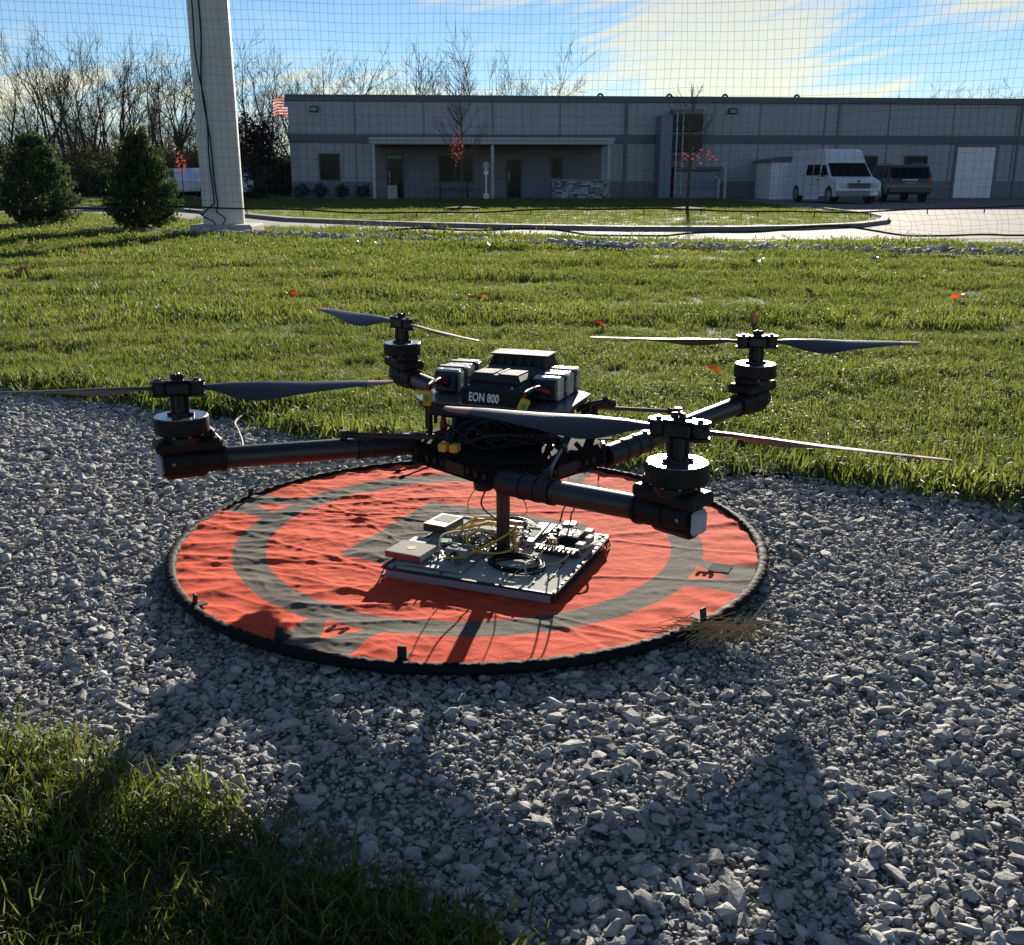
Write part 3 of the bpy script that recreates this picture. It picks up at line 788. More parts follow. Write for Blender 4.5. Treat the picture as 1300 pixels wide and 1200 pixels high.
# young trees on the island, a few red leaves left
M_rleaf = mat('red_leaf', (.42, .075, .06), .7, trans=.35, rand=.2)
def young_tree(seed, x, y, H, lc, lr, nl, label, nb=34):
    o = empty('young_tree', (x, y, .05), seed, label, 'tree', 'young trees on the island lawn')
    rd = random.Random(seed); tr = MB(); cr = MB()
    tr.tube([(0, 0, -.05), (.02, 0, H * .3), (0, .02, H * .6), (.02, 0, H)], [.05, .038, .02, .004], 7)
    for i in range(nb):
        z = rd.uniform(.36, .9) * H; a = rd.uniform(0, 6.28); L = (1 - z / H) * H * .52 + .15
        d = Vector((math.cos(a), math.sin(a), .95)).normalized(); p = Vector((0, 0, z)); m_ = p + d * L * .5; e = p + (d + Vector((0, 0, .35))) * L
        cr.tube([p, m_, e], [.011, .007, .004], 4, caps=False)
        for j in range(7):
            q = p.lerp(m_, rd.random()) if j < 3 else m_.lerp(e, rd.random())
            dd = (d + Vector((rd.gauss(0, .5), rd.gauss(0, .5), rd.gauss(.2, .3)))).normalized()
            cr.tube([q, q + dd * L * rd.uniform(.2, .45)], [.005, .003], 3, caps=False)
    tr.build('trunk', M_bark, o); cr.build('crown', M_twig, o, smooth=0)
    leaf_ball(seed, lc, lr, nl, .030).build('leaves', M_rleaf, o, smooth=0)
    b = MB(); b.lathe([(.55, -.02), (.5, .03), (.15, .06), (.05, .06)], 20); b.build('mulch_ring', mat('mulch', (.025, .018, .013), .95, spec=.03, bump=.5), o)
young_tree(11, -1.43, 30.4, 2.95, (.22, -.1, 1.6), (.24, .2, .38), 120, 'slim bare young tree with one pink red leaf cluster, before the porch')
young_tree(12, 4.92, 29.7, 3.3, (.28, -.1, 1.4), (.62, .4, .30), 70, 'bare young tree with scattered red leaves before the air handling unit', 20)
o = empty('red_sapling', (pxx(233, 44), 44, 0), 0, 'small sapling with bright red leaves between the right conifer and the pale pole', 'tree')
b = MB(); b.tube([(0, 0, 0), (.02, 0, 1.6)], [.03, .01], 6); b.build('trunk', M_bark, o)
leaf_ball(77, (0, 0, 1.45), (.24, .24, .5), 150, .035).build('crown', M_rleaf, o, smooth=0)
# flag beyond the building corner
o = empty('flag_pole', (-12.1, 60, 0), 0, 'striped red and white flag with a blue corner flying beside the building roof corner', 'flag')
b = MB(); b.lathe([(.05, 0), (.03, 5.4), (.05, 5.42), (.05, 5.5), (.01, 5.53)], 10); b.build('pole', M_rim, o)
M_fr, M_fw, M_fb = mat('flag_red', (.5, .05, .05), .8, trans=.4), mat('flag_white', (.7, .68, .66), .8, trans=.4), mat('flag_blue', (.03, .05, .15), .8, trans=.4)
b = MB(); nx = 26; Lf, Hf = 1.25, .95
def fp(i, j):
    u = i / nx; v = j / 13
    return (-u * Lf * .92, .16 * math.sin(u * 7 + v * 1.2) * u ** .5, 5.25 - v * Hf - .22 * u - .05 * math.sin(u * 6))
for i in range(nx):
    for j in range(13):
        b.cur = 2 if (i < nx * .4 and j < 7) else (0 if j % 2 == 0 else 1)
        b.quad(fp(i, j), fp(i + 1, j), fp(i + 1, j + 1), fp(i, j + 1))
cl = b.build('cloth', [M_fr, M_fw, M_fb], o, smooth=60)
b = MB()
for r_ in range(5):
    for c in range(5):
        p = Vector(fp(1 + c * 2 + (r_ % 2), .9 + r_ * 1.25))
        b.lathe([(.001, -.012), (.03, -.012), (.03, .012), (.001, .012)], 6, Matrix.Translation(p) @ Matrix.Rotation(R(90), 4, 'X'))
b.build('stars', M_fw, cl)
# ------------------------------------------------------------------ net pole and netting
M_pole = mat('pole_paint', (.55, .55, .52), .55, var=.1, scale=1.5, bump=.05)
M_rope = mat('rope_black', (.012, .012, .013), .8)
M_net = mat('net_twine', (.02, .02, .022), .6)
pole = empty('net_pole', (-4.93, 18.05, 0), 0, 'thick pale grey steel pole holding up the net, on a square concrete foot', 'pole')
b = MB(); b.lathe([(.345, .05), (.335, 3), (.32, 8.5)], 36); b.lathe([(.36, .04), (.36, .09), (.345, .1)], 36); b.build('shaft', M_pole, pole)
b = MB(); b.box((.06, -.02, .04), (1.04, .95, .22), b=.03); b.build('concrete_foot', M_conc, pole)
rp = random.Random(3)
def hang(x0, ph, z0=.5, z1=8):
    return [(-4.93 + x0 + .05 * math.sin(z * 1.3 + ph) + .02 * math.sin(z * 4 + ph) - .012 * (z - 2), 18.05 - .385 - .02 * math.sin(z), z) for z in np.linspace(z1, z0, 40)]
r1 = hang(-.10, 0); r2 = hang(-.02, 1.7)
b = MB()
b.tube(r1 + [(-5.10, 17.62, .38), (-5.18, 17.6, .30)], .013, 5)
b.tube(r2 + [(-4.93, 17.62, .36), (-4.78, 17.62, .25), (-4.86, 17.62, .12), (-4.80, 17.55, .03)], .013, 5)
b.tube([(-5.4, 17.5, .38), (-5.25, 17.6, .36), (-5.12, 17.6, .27), (-4.98, 17.6, .2), (-4.93, 17.6, .05), (-4.8, 17.5, -.01)], .012, 5)
tag(b.build('pole_rope', M_rope), 'black rope hanging in two strands down the front of the pale pole', 'rope')

net = empty('safety_net', (0, 17.3, 0), 0, 'fine black safety netting stretched across the whole view before the building', 'net')
def netY(x, z): return -.10 * math.sin(x * .35) * min(1, z / 3) + .05 * math.sin(x * 1.1 + z) * .5
def sag(x): return .0030 * (x - .5) ** 2
xs = []
x = -17.0
while x < 17.0:
    xs.append(x); x += .106 + .0015 * (x + 9 if x > -9 else 0)
b = MB(); TW = .0020
def zrow(x, k): return k + sag(x) - .1 + .012 * math.sin(x * 2.3 + k * 3)
rows = [0.42 + i * (.138) for i in range(42)]
for i, x in enumerate(xs):
    w = .025 * math.sin(i * 1.7)
    pts = []
    for z in np.linspace(.36 + sag(x) * .3, 6.2, 20):
        pts.append((x + w * math.sin(z * 1.1 + i * .5) + .018 * math.sin(z * 2.1 + x * .8), netY(x, z), z))
    b.tube(pts, TW, 3, caps=False)
for k in rows:
    pts = [(x, netY(x, k), zrow(x, k)) for x in np.linspace(-17, 17, 120)]
    b.tube(pts, TW, 3, caps=False)
tag(b.build('netting', M_net, net, smooth=0), kind='stuff')
b = MB(); b.tube([(x, netY(x, .4), .385 + sag(x) * .25 + .035 * math.sin(x * .9) + .01 * math.sin(x * 3.1)) for x in np.linspace(-17, 17, 160)], .013, 6)
b.build('bottom_rope', M_rope, net)
def skz(x): return max(.0, .05 + .07 * math.sin(x * 1.15 + 2.3) + .035 * math.sin(x * 2.7))
sk = [x for x in xs if x > -3.1]
b = MB()
for i, x in enumerate(sk):
    s_ = min(1, (x + 3.2) / 1.5)
    p0 = Vector((x, netY(x, .4), .385 + sag(x) * .25)); p1 = Vector((x + .04 * math.sin(i * 1.3), -.35 + .08 * math.sin(x * 1.7), skz(x)))
    m_ = p0.lerp(p1, .5) + Vector((.03 * math.sin(i * 2.2), -.09, .0 + .02 * math.sin(i)))
    b.tube([p0, m_, p1], TW, 3, caps=False)
for t in (.2, .4, .6, .8, .92):
    b.tube([(x, netY(x, .4) * (1 - t) + (-.35 + .08 * math.sin(x * 1.7)) * t - .09 * 4 * t * (1 - t) * .9, (.385 + sag(x) * .25) * (1 - t) + skz(x) * t + .018 * math.sin(x * 5 + t * 9)) for x in np.linspace(-3.0, 17, 150)], TW, 3, caps=False)
tag(b.build('skirt_netting', M_net, net, smooth=0), kind='stuff')
b = MB(); b.tube([(-4.0, -.5, .0), (-3.5, -.6, .0)] + [(x, -.35 + .08 * math.sin(x * 1.7), skz(x) + .01) for x in np.linspace(-3.05, 17, 170)], .016, 6); b.build('skirt_rope', M_rope, net)
for i in range(22):
    x = -9 + i * .93
    b = MB(); z = .385 + sag(x) * .25 + .035 * math.sin(x * .9) + .01 * math.sin(x * 3.1)
    b.box((x, netY(x, .4), z - .045), (.014, .014, .08)); b.build('net_tie', M_rope, net)

# ------------------------------------------------------------------ stones
def rock_mesh(seed, n=15, flat=.62):
    rd = random.Random(seed); bm = bmesh.new()
    for i in range(n):
        v = Vector((rd.gauss(0, 1), rd.gauss(0, 1), rd.gauss(0, 1))).normalized()
        v *= rd.uniform(.78, 1.0)
        bm.verts.new((v.x * .5 * rd.uniform(.9, 1.15), v.y * .5 * .78, v.z * .5 * flat))
    r = bmesh.ops.convex_hull(bm, input=bm.verts[:])
    junk = [e for e in r.get('geom_interior', []) if isinstance(e, bmesh.types.BMVert)]
    bmesh.ops.delete(bm, geom=junk, context='VERTS')
    bmesh.ops.recalc_face_normals(bm, faces=bm.faces[:])
    me = bpy.data.meshes.new('stone'); bm.to_mesh(me); bm.free()
    return me
def stone_mat(name, c0, c1, c2):
    m = bpy.data.materials.new(name); m.use_nodes = True; t = m.node_tree; N, L = t.nodes, t.links
    b = N['Principled BSDF']; b.inputs['Roughness'].default_value = .82; b.inputs['Specular IOR Level'].default_value = .4
    oi = N.new('ShaderNodeObjectInfo'); rp_ = N.new('ShaderNodeValToRGB')
    e = rp_.color_ramp.elements; e[0].color = (*c0, 1); e[1].color = (*c2, 1); x = e.new(.45); x.color = (*c1, 1)
    L.new(oi.outputs['Random'], rp_.inputs[0])
    tcn = N.new('ShaderNodeTexCoord'); nz = N.new('ShaderNodeTexNoise'); nz.inputs['Scale'].default_value = 5; nz.inputs['Detail'].default_value = 7; nz.inputs['Roughness'].default_value = .7
    ad = N.new('ShaderNodeVectorMath'); ad.operation = 'ADD'; L.new(tcn.outputs['Object'], ad.inputs[0]); L.new(oi.outputs['Random'], ad.inputs[1]); L.new(ad.outputs[0], nz.inputs['Vector'])
    mr = N.new('ShaderNodeMapRange'); mr.inputs['From Min'].default_value = .3; mr.inputs['From Max'].default_value = .7; mr.inputs['To Min'].default_value = .72; mr.inputs['To Max'].default_value = 1.2
    L.new(nz.outputs[0], mr.inputs['Value'])
    mx = N.new('ShaderNodeMixRGB'); mx.blend_type = 'MULTIPLY'; mx.inputs[0].default_value = 1; L.new(rp_.outputs[0], mx.inputs[1]); L.new(mr.outputs[0], mx.inputs[2]); L.new(mx.outputs[0], b.inputs['Base Color'])
    bp = N.new('ShaderNodeBump'); bp.inputs['Strength'].default_value = .35; bp.inputs['Distance'].default_value = .05; L.new(nz.outputs[0], bp.inputs['Height']); L.new(bp.outputs[0], b.inputs['Normal'])
    return m
M_stone = stone_mat('limestone', (.22, .212, .195), (.36, .349, .325), (.51, .495, .46))
M_cob = stone_mat('cobble', (.38, .35, .30), (.50, .47, .42), (.62, .59, .54))
rocks = []
for s in range(18):
    me = rock_mesh(500 + s, 13 + s % 6, .55 + .04 * (s % 5)); me.materials.append(M_stone); rocks.append(me)
PADC = np.array([-.11, 2.527]); PADR = .757
def lump(x, y): return .004 * np.sin(x * 3.1 + 1.3 * np.sin(y * 2.2)) * np.sin(y * 2.7 + .8) + .002 * np.sin(x * 9 + y * 5)
GP = [(-16, 10)] + NEAR_EDGE + [(12, -7)] + GRASS_EDGE
def gravel_pts(x0, x1, y0, y1, dens):
    n = int((x1 - x0) * (y1 - y0) * dens)
    x = rng.uniform(x0, x1, n); y = rng.uniform(y0, y1, n)
    jx = x + rng.normal(0, .05, n); jy = y + rng.normal(0, .05, n)
    k = inpoly(jx, jy, GP) & (np.hypot(x - PADC[0], y - PADC[1]) > PADR - .10)
    return x[k], y[k]
P = []; S = []
for (x0, x1, y0, y1, dens, mean) in ((-1.6, 2.0, .6, 2.6, 19000, .0094), (-2.2, 2.6, 2.6, 4.9, 9500, .0122), (-6.5, -1.6, 1.5, 8, 3200, .020), (2.0, 5.5, -1.5, 2.6, 4200, .018), (-1.6, 2.0, .3, .6, 4000, .016), (-6.5, -2.2, 2.6, 4.9, 3000, .017)):
    x, y = gravel_pts(x0, x1, y0, y1, dens)
    P.append(np.c_[x, y]); S.append(np.clip(mean * np.exp(rng.normal(0, .56, len(x))), .005, .042))
P = np.concatenate(P); S = np.concatenate(S)
x, y = gravel_pts(-1.6, 2.2, .6, 2.4, 4000)
P = np.concatenate([P, np.c_[x, y]]); S = np.concatenate([S, np.clip(.006 * np.exp(rng.normal(0, .3, len(x))), .004, .013)])
# clumps of finer stuff here and there
fine = np.array([noise.noise(Vector((a * 2.6, b_ * 2.6, 1.7))) for a, b_ in P])
S = S * np.where(fine > .22, .86, 1.0)
z = -.014 + lump(P[:, 0], P[:, 1]) + S * rng.uniform(-.06, .24, len(S))
z = np.where(np.hypot(P[:, 0] - PADC[0], P[:, 1] - PADC[1]) < PADR + .02, z - .006, z)
rot = np.c_[rng.normal(0, .24, len(S)), rng.normal(0, .24, len(S)), rng.uniform(0, 6.283, len(S))]
sc3 = np.c_[S * rng.uniform(.9, 1.35, len(S)), S, S * rng.uniform(.62, 1.05, len(S))]
idx = rng.integers(0, len(rocks), len(S))
# the largest stones nearest the lens are single stones
dist = np.hypot(P[:, 0], P[:, 1])
vis = (np.abs(P[:, 0]) < .62 * P[:, 1]) & (P[:, 1] > 1.03)
score = np.where(vis & (dist < 2.2), S / dist, 0)
big = np.argsort(-score)[:290]
for i in big:
    o = bpy.data.objects.new('stone', rocks[idx[i]]); col.objects.link(o); o.parent = gravel_path
    o.location = (P[i, 0], P[i, 1], z[i]); o.rotation_euler = rot[i]; o.scale = sc3[i]
keep = np.ones(len(S), bool); keep[big] = False
scatter('gravel', np.c_[P, z][keep], rot[keep], sc3[keep], idx[keep], [bpy.data.objects.new('stone', m) for m in rocks], gravel_path)
# drainage strip of pale cobbles at the far side of the lawn
cb = []
for s in range(8):
    me = rock_mesh(800 + s, 26, .7); me.materials.append(M_cob); cb.append(bpy.data.objects.new('cobble', me))
line = [(-5.2, 17.4), (-2.59, 15.9), (.64, 14.26), (1.56, 13.78), (6.21, 12.66), (12, 11.7), (18, 11)]
n = 2600; q = rng.uniform(0, len(line) - 1.001, n); i0 = q.astype(int); f = (q - i0)[:, None]; LN = np.array(line)
pp = LN[i0] * (1 - f) + LN[i0 + 1] * f; pp[:, 1] += rng.normal(0, .13, n)
s = np.clip(.055 * np.exp(rng.normal(0, .45, n)), .02, .15)
scatter('cobble_strip', np.c_[pp, s * .3 + .035], np.c_[rng.normal(0, .3, n), rng.normal(0, .3, n), rng.uniform(0, 6.3, n)], np.c_[s * 1.4, s, s * .55], rng.integers(0, 8, n), cb)
pc = np.array([(-5.4, 17.6), (-5.9, 18.3), (-6.7, 18.5), (-7.5, 19.2), (-8.4, 19.9), (-9.3, 19.9), (-10.2, 20.2)])
n = 700; k = rng.integers(0, len(pc), n); pp = pc[k] + rng.normal(0, .33, (n, 2)); s = np.clip(.05 * np.exp(rng.normal(0, .4, n)), .02, .13)
scatter('cobble_bed', np.c_[pp, s * .2 + .01], np.c_[rng.normal(0, .3, n), rng.normal(0, .3, n), rng.uniform(0, 6.3, n)], np.c_[s * 1.3, s, s], rng.integers(0, 8, n), [bpy.data.objects.new('cobble', o.data) for o in cb])
# ------------------------------------------------------------------ landing pad
def grass_dummy(): pass
AX = R(-114)
def wr(x, y):
    """height of the wrinkled cloth above its hoop plane (pad centred coordinates)"""
    r = math.hypot(x, y)
    h = 0.0
    p = Vector((x * 3.2, y * 7.0, .3)); p.x += .6 * noise.noise(Vector((x * 5, y * 5, 8)))
    left = max(0.0, min(1.0, (.28 - x) / .6))
    h += (.3 + .7 * left) * .0034 * noise.noise(p)
    h += (.22 + .78 * left) * .0055 * (1 - abs(noise.noise(Vector((x * 1.5 + y * .8, y * 8.5 - x * 1.6, 4.2))))) ** 6
    h += (.2 + .8 * left) * .0030 * (1 - abs(noise.noise(Vector((x * 2.4 - y * 1.2, y * 12 + x * 3.0, 9.2))))) ** 5
    h += (.35 + .65 * left) * .0016 * (1 - abs(noise.noise(Vector((x * 10 - y * 5, y * 21 + x * 7, 5.2))))) ** 7
    h += (.3 + .7 * left) * .0013 * (1 - abs(noise.noise(Vector((x * 17 + y * 8, y * 24 - x * 13, 6.6))))) ** 6
    h += .0009 * noise.noise(Vector((x * 30, y * 38, 2.0))) + .0004 * noise.noise(Vector((x * 75, y * 80, 3.0)))
    # two long fold lines where the pad was packed
    for (ax_, ay, c, w, a) in ((.55, .83, .30, .007, .0022), (.80, .60, .16, .006, .0020), (-.22, .97, .05, .012, .0022), (.30, .95, -.10, .006, .0018), (.12, .99, .22, .007, .0022), (-.05, 1.0, -.22, .006, .0018), (.42, .91, .42, .006, .0018)):
        d = x * ax_ + y * ay + c + .012 * noise.noise(Vector((x * 4, y * 4, c * 9)))
        h += a * math.exp(-(d / w) ** 2)
    edge = max(0, (r - .60) / .14)
    a = math.atan2(y, x)
    h += .004 * edge * math.sin(a * 46 + 3 * noise.noise(Vector((math.cos(a) * 3, math.sin(a) * 3, 1)))) * (.5 + .5 * noise.noise(Vector((math.cos(a) * 5, math.sin(a) * 5, 4))))
    sagc = .010 * (r / .74) ** 2
    return h + sagc
pad = empty('landing_pad', (PADC[0], PADC[1], .004), 0, 'round orange drone landing pad with a grey ring and grey square, lying on the gravel', 'landing pad')
def pad_mat():
    m = bpy.data.materials.new('pad_fabric'); m.use_nodes = True; t = m.node_tree; N, L = t.nodes, t.links
    b = N['Principled BSDF']; b.inputs['Roughness'].default_value = .9; b.inputs['Specular IOR Level'].default_value = .12
    def M_(op, a, c=None, clamp=False):
        n = N.new('ShaderNodeMath'); n.operation = op; n.use_clamp = clamp
        for i, v in enumerate((a, c)):
            if v is None: continue
            if isinstance(v, (int, float)): n.inputs[i].default_value = v
            else: L.new(v, n.inputs[i])
        return n.outputs[0]
    tcn = N.new('ShaderNodeTexCoord'); sp = N.new('ShaderNodeSeparateXYZ'); L.new(tcn.outputs['Object'], sp.inputs[0])
    wob = N.new('ShaderNodeTexNoise'); wob.inputs['Scale'].default_value = 14; L.new(tcn.outputs['Object'], wob.inputs['Vector'])
    x, y = sp.outputs[0], sp.outputs[1]
    r = M_('ADD', M_('SQRT', M_('ADD', M_('MULTIPLY', x, x), M_('MULTIPLY', y, y))), M_('MULTIPLY', M_('SUBTRACT', wob.outputs[0], .5), .008))
    inr = lambda v, a, c: M_('MULTIPLY', M_('GREATER_THAN', v, a), M_('LESS_THAN', v, c))
    ring = inr(r, .520, .602)
    ca, sa = math.cos(AX), math.sin(AX)
    u = M_('ADD', M_('MULTIPLY', x, ca), M_('MULTIPLY', y, sa)); v = M_('SUBTRACT', M_('MULTIPLY', y, ca), M_('MULTIPLY', x, sa))
    au, av = M_('ABSOLUTE', u), M_('ABSOLUTE', v)
    q = M_('MAXIMUM', au, av); w = M_('MINIMUM', au, av)
    sq = M_('LESS_THAN', q, .246)
    tabw = M_('ADD', .085, M_('MULTIPLY', M_('ABSOLUTE', M_('SUBTRACT', q, .65)), .12))
    tab = M_('MULTIPLY', M_('GREATER_THAN', q, .565), M_('LESS_THAN', w, tabw))
    tri = M_('MULTIPLY', inr(q, .592, .686), M_('LESS_THAN', w, M_('MULTIPLY', M_('SUBTRACT', .686, q), .52)))
    grey = M_('MAXIMUM', M_('MAXIMUM', ring, sq), tab)
    grey = M_('MULTIPLY', grey, M_('SUBTRACT', 1, tri), True)
    nz = N.new('ShaderNodeTexNoise'); nz.inputs['Scale'].default_value = 9; nz.inputs['Detail'].default_value = 9; nz.inputs['Roughness'].default_value = .7; L.new(tcn.outputs['Object'], nz.inputs['Vector'])
    ws = N.new('ShaderNodeTexNoise'); ws.inputs['Scale'].default_value = 420; ws.inputs['Detail'].default_value = 2; L.new(tcn.outputs['Object'], ws.inputs['Vector'])
    o1 = N.new('ShaderNodeMixRGB'); o1.inputs[1].default_value = (.60, .062, .024, 1); o1.inputs[2].default_value = (.74, .098, .042, 1); L.new(nz.outputs[0], o1.inputs[0])
    g1 = N.new('ShaderNodeMixRGB'); g1.inputs[1].default_value = (.085, .075, .064, 1); g1.inputs[2].default_value = (.155, .135, .113, 1); L.new(nz.outputs[0], g1.inputs[0])
    mx = N.new('ShaderNodeMixRGB'); L.new(grey, mx.inputs[0]); L.new(o1.outputs[0], mx.inputs[1]); L.new(g1.outputs[0], mx.inputs[2])
    du = N.new('ShaderNodeMixRGB'); du.inputs[2].default_value = (.36, .30, .25, 1); L.new(mx.outputs[0], du.inputs[1])
    dm = N.new('ShaderNodeMapRange'); dm.inputs['From Min'].default_value = .52; dm.inputs['From Max'].default_value = .85; dm.inputs['To Max'].default_value = .10; L.new(nz.outputs[0], dm.inputs['Value']); L.new(dm.outputs[0], du.inputs[0])
    L.new(du.outputs[0], b.inputs['Base Color'])
    vo = N.new('ShaderNodeTexNoise'); vo.inputs['Scale'].default_value = 55; vo.inputs['Detail'].default_value = 6; vo.inputs['Roughness'].default_value = .7; vo.inputs['Distortion'].default_value = 1.2; L.new(tcn.outputs['Object'], vo.inputs['Vector'])
    b0 = N.new('ShaderNodeBump'); b0.inputs['Strength'].default_value = .5; b0.inputs['Distance'].default_value = .003; L.new(vo.outputs[0], b0.inputs['Height'])
    bp = N.new('ShaderNodeBump'); bp.inputs['Strength'].default_value = .45; bp.inputs['Distance'].default_value = .0015; L.new(ws.outputs[0], bp.inputs['Height']); L.new(b0.outputs[0], bp.inputs['Normal']); L.new(bp.outputs[0], b.inputs['Normal'])
    return m
M_pad = pad_mat()
b = MB(); NA, NR = 640, 190
vs = [(0, 0, wr(0, 0))]; fs = []
for i in range(1, NR + 1):
    r = .742 * i / NR
    for j in range(NA):
        a = 2 * math.pi * j / NA
        rr = r + (.006 * math.sin(a * 23) * noise.noise(Vector((math.cos(a) * 4, math.sin(a) * 4, 0))) if i == NR else 0)
        vs.append((rr * math.cos(a), rr * math.sin(a), wr(rr * math.cos(a), rr * math.sin(a))))
for j in range(NA): fs.append((0, 1 + j, 1 + (j + 1) % NA))
for i in range(NR - 1):
    o = 1 + i * NA
    for j in range(NA): fs.append((o + j, o + NA + j, o + NA + (j + 1) % NA, o + (j + 1) % NA))
b.add(vs, fs); b.build('fabric', M_pad, pad, smooth=180)
M_rimv = mat('pad_rim_vinyl', (.010, .010, .011), .75, spec=.10, bump=.4, bscale=60, var=.3, scale=20)
b = MB(); vs = []; fs = []; NT = 520; nn = 12
for i in range(NT):
    a = 2 * math.pi * i / NT
    w = noise.noise(Vector((math.cos(a) * 2, math.sin(a) * 2, 5))) * .004
    for j in range(nn):
        t = 2 * math.pi * j / nn
        rr = .0115 * (1 + .09 * math.sin(i * 1.55 + j * .9 + 4 * math.sin(i * .13)) + .08 * math.sin(i * 2.6 - j * .7 + 3 * math.sin(i * .31)))
        if math.cos(t) < 0: rr *= 1.25     # the gathered hem reaches inwards over the cloth
        R_ = .748 + w
        vs.append(((R_ + rr * math.cos(t)) * math.cos(a), (R_ + rr * math.cos(t)) * math.sin(a), (.010 + rr * .9 * math.sin(t) + .4 * w)))
for i in range(NT):
    for j in range(nn):
        fs.append((i * nn + j, ((i + 1) % NT) * nn + j, ((i + 1) % NT) * nn + (j + 1) % nn, i * nn + (j + 1) % nn))
b.add(vs, fs); b.build('rim_hoop', M_rimv, pad, smooth=60)
# peg loops standing on the rim
for (x, y) in ((-.580, -.462), (-.357, -.632), (-.098, -.716), (.520, -.527), (-.66, .335), (.62, .39)):
    a = math.atan2(y, x); b = MB()
    T = Matrix.Translation((x, y, .014)) @ Matrix.Rotation(a, 4, 'Z')
    b.box((0, -.006, .013), (.004, .018, .030), M=T @ Matrix.Rotation(R(-8), 4, 'Y')); b.box((-.012, -.006, .003), (.028, .022, .003), M=T)
    b.build('peg_loop', M_rope, pad)
# compass letters printed on the orange triangles
M_ink = mat('letter_ink', (.04, .035, .032), 1.0, spec=.0)
def letter(strokes, axis, q0, sc=1.0):
    b = MB(); c, s = math.cos(axis), math.sin(axis)
    def W(p):   # letter plane: x along the tangent, y outwards reversed so that it reads from outside
        u = q0 - p[1] * sc; v = -p[0] * sc
        return (u * c - v * s, u * s + v * c)
    for (p, q) in strokes:
        p = Vector(p); q = Vector(q); d = (q - p).normalized(); n = Vector((-d.y, d.x)) * .0042
        k = 6
        ring = []
        for i in range(k + 1):
            m_ = p.lerp(q, i / k)
            for sg in (1, -1):
                x, y = W(m_ + n * sg); ring.append((x, y, wr(x, y) + .0012))
        b.add(ring, [(2 * i, 2 * i + 1, 2 * i + 3, 2 * i + 2) for i in range(k)])
    return b.build('compass_letter', M_ink, pad, smooth=0)
letter([((-.016, -.018), (-.016, .018)), ((-.016, .018), (.016, -.018)), ((.016, -.018), (.016, .018))], AX, .622)
letter([((-.012, -.016), (-.012, .016)), ((-.012, .016), (.014, .016)), ((-.012, 0), (.010, 0)), ((-.012, -.016), (.014, -.016))], R(-24), .622)
b = MB(); c, s = math.cos(R(-24)), math.sin(R(-24))
pv = []
for i in range(7):
    for j in range(5):
        u = .622 + i * .0085; v = .024 + j * .0135 + .002 * math.sin(i * 2); x, y = u * c - v * s, u * s + v * c
        pv.append((x, y, wr(x, y) + .002))
b.add(pv, [(i * 5 + j, (i + 1) * 5 + j, (i + 1) * 5 + j + 1, i * 5 + j + 1) for i in range(6) for j in range(4)])
b.build('hook_patch', mat('hook_patch', (.012, .012, .012), .95, bump=.8, bscale=300), pad, smooth=40)
# ------------------------------------------------------------------ the drone
M_blk = mat('black_plastic', (.008, .0082, .0095), .45, spec=.35, var=.25, scale=25, bump=.06, bscale=300)
M_blk2 = mat('black_moulding', (.007, .007, .008), .55, spec=.22, var=.25, scale=18, bump=.15, bscale=500)
M_alu = mat('black_anodised', (.008, .008, .009), .42, metal=.2)
M_matte = mat('hull_matte', (.008, .008, .009), .9, spec=.08, var=.25, scale=20)
M_tan = mat('lid_moulding', (.034, .032, .029), .68, spec=.18, var=.3, scale=14, bump=.2, bscale=400)
M_steel = mat('steel_bolt', (.45, .45, .46), .25, metal=1)
M_capw = mat('arm_cap_grey', (.33, .34, .37), .45, var=.05)
M_blade = mat('blade_grey', (.030, .032, .038), .38, var=.12, scale=12, bump=.04, bscale=200)
M_tip = mat('blade_tip_salmon', (.34, .13, .09), .45, var=.12, scale=20)
M_cable = mat('cable_black', (.007, .007, .008), .5, spec=.3)
M_cred = mat('cable_red', (.42, .02, .018), .35)
M_xt = mat('connector_yellow', (.62, .36, .03), .45, var=.08, scale=40)
M_grn = mat('connector_green', (.05, .28, .06), .5)
M_txt = mat('lettering_white', (.75, .75, .75), .5)
def brushed():
    m = bpy.data.materials.new('motor_top_metal'); m.use_nodes = True; t = m.node_tree
    b = t.nodes['Principled BSDF']; b.inputs['Base Color'].default_value = (.38, .38, .39, 1); b.inputs['Metallic'].default_value = 1
    b.inputs['Roughness'].default_value = .27
    n = t.nodes.new('ShaderNodeTexNoise'); n.inputs['Scale'].default_value = 160; tc_ = t.nodes.new('ShaderNodeTexCoord'); t.links.new(tc_.outputs['Object'], n.inputs['Vector'])
    bp = t.nodes.new('ShaderNodeBump'); bp.inputs['Strength'].default_value = .06; bp.inputs['Distance'].default_value = .002; t.links.new(n.outputs[0], bp.inputs['Height']); t.links.new(bp.outputs[0], b.inputs['Normal'])
    return m
M_mtop = brushed()
def carbon():
    m = bpy.data.materials.new('carbon_tube'); m.use_nodes = True; t = m.node_tree; N, L = t.nodes, t.links
    b = N['Principled BSDF']; b.inputs['Roughness'].default_value = .4; b.inputs['Coat Weight'].default_value = .2; b.inputs['Coat Roughness'].default_value = .2
    tcn = N.new('ShaderNodeTexCoord'); mp_ = N.new('ShaderNodeMapping'); mp_.inputs['Rotation'].default_value = (0, 0, R(45)); L.new(tcn.outputs['Object'], mp_.inputs[0])
    ck = N.new('ShaderNodeTexChecker'); ck.inputs['Scale'].default_value = 330; ck.inputs['Color1'].default_value = (.007, .007, .008, 1); ck.inputs['Color2'].default_value = (.014, .014, .016, 1)
    L.new(mp_.outputs[0], ck.inputs['Vector']); L.new(ck.outputs[0], b.inputs['Base Color'])
    return m
M_carb = carbon()
DR = R(-20.2)
drone = empty('quadcopter_drone', (-.021, 2.468, 0), DR, 'large black four armed drone with two foil wrapped batteries over the orange pad', 'drone')
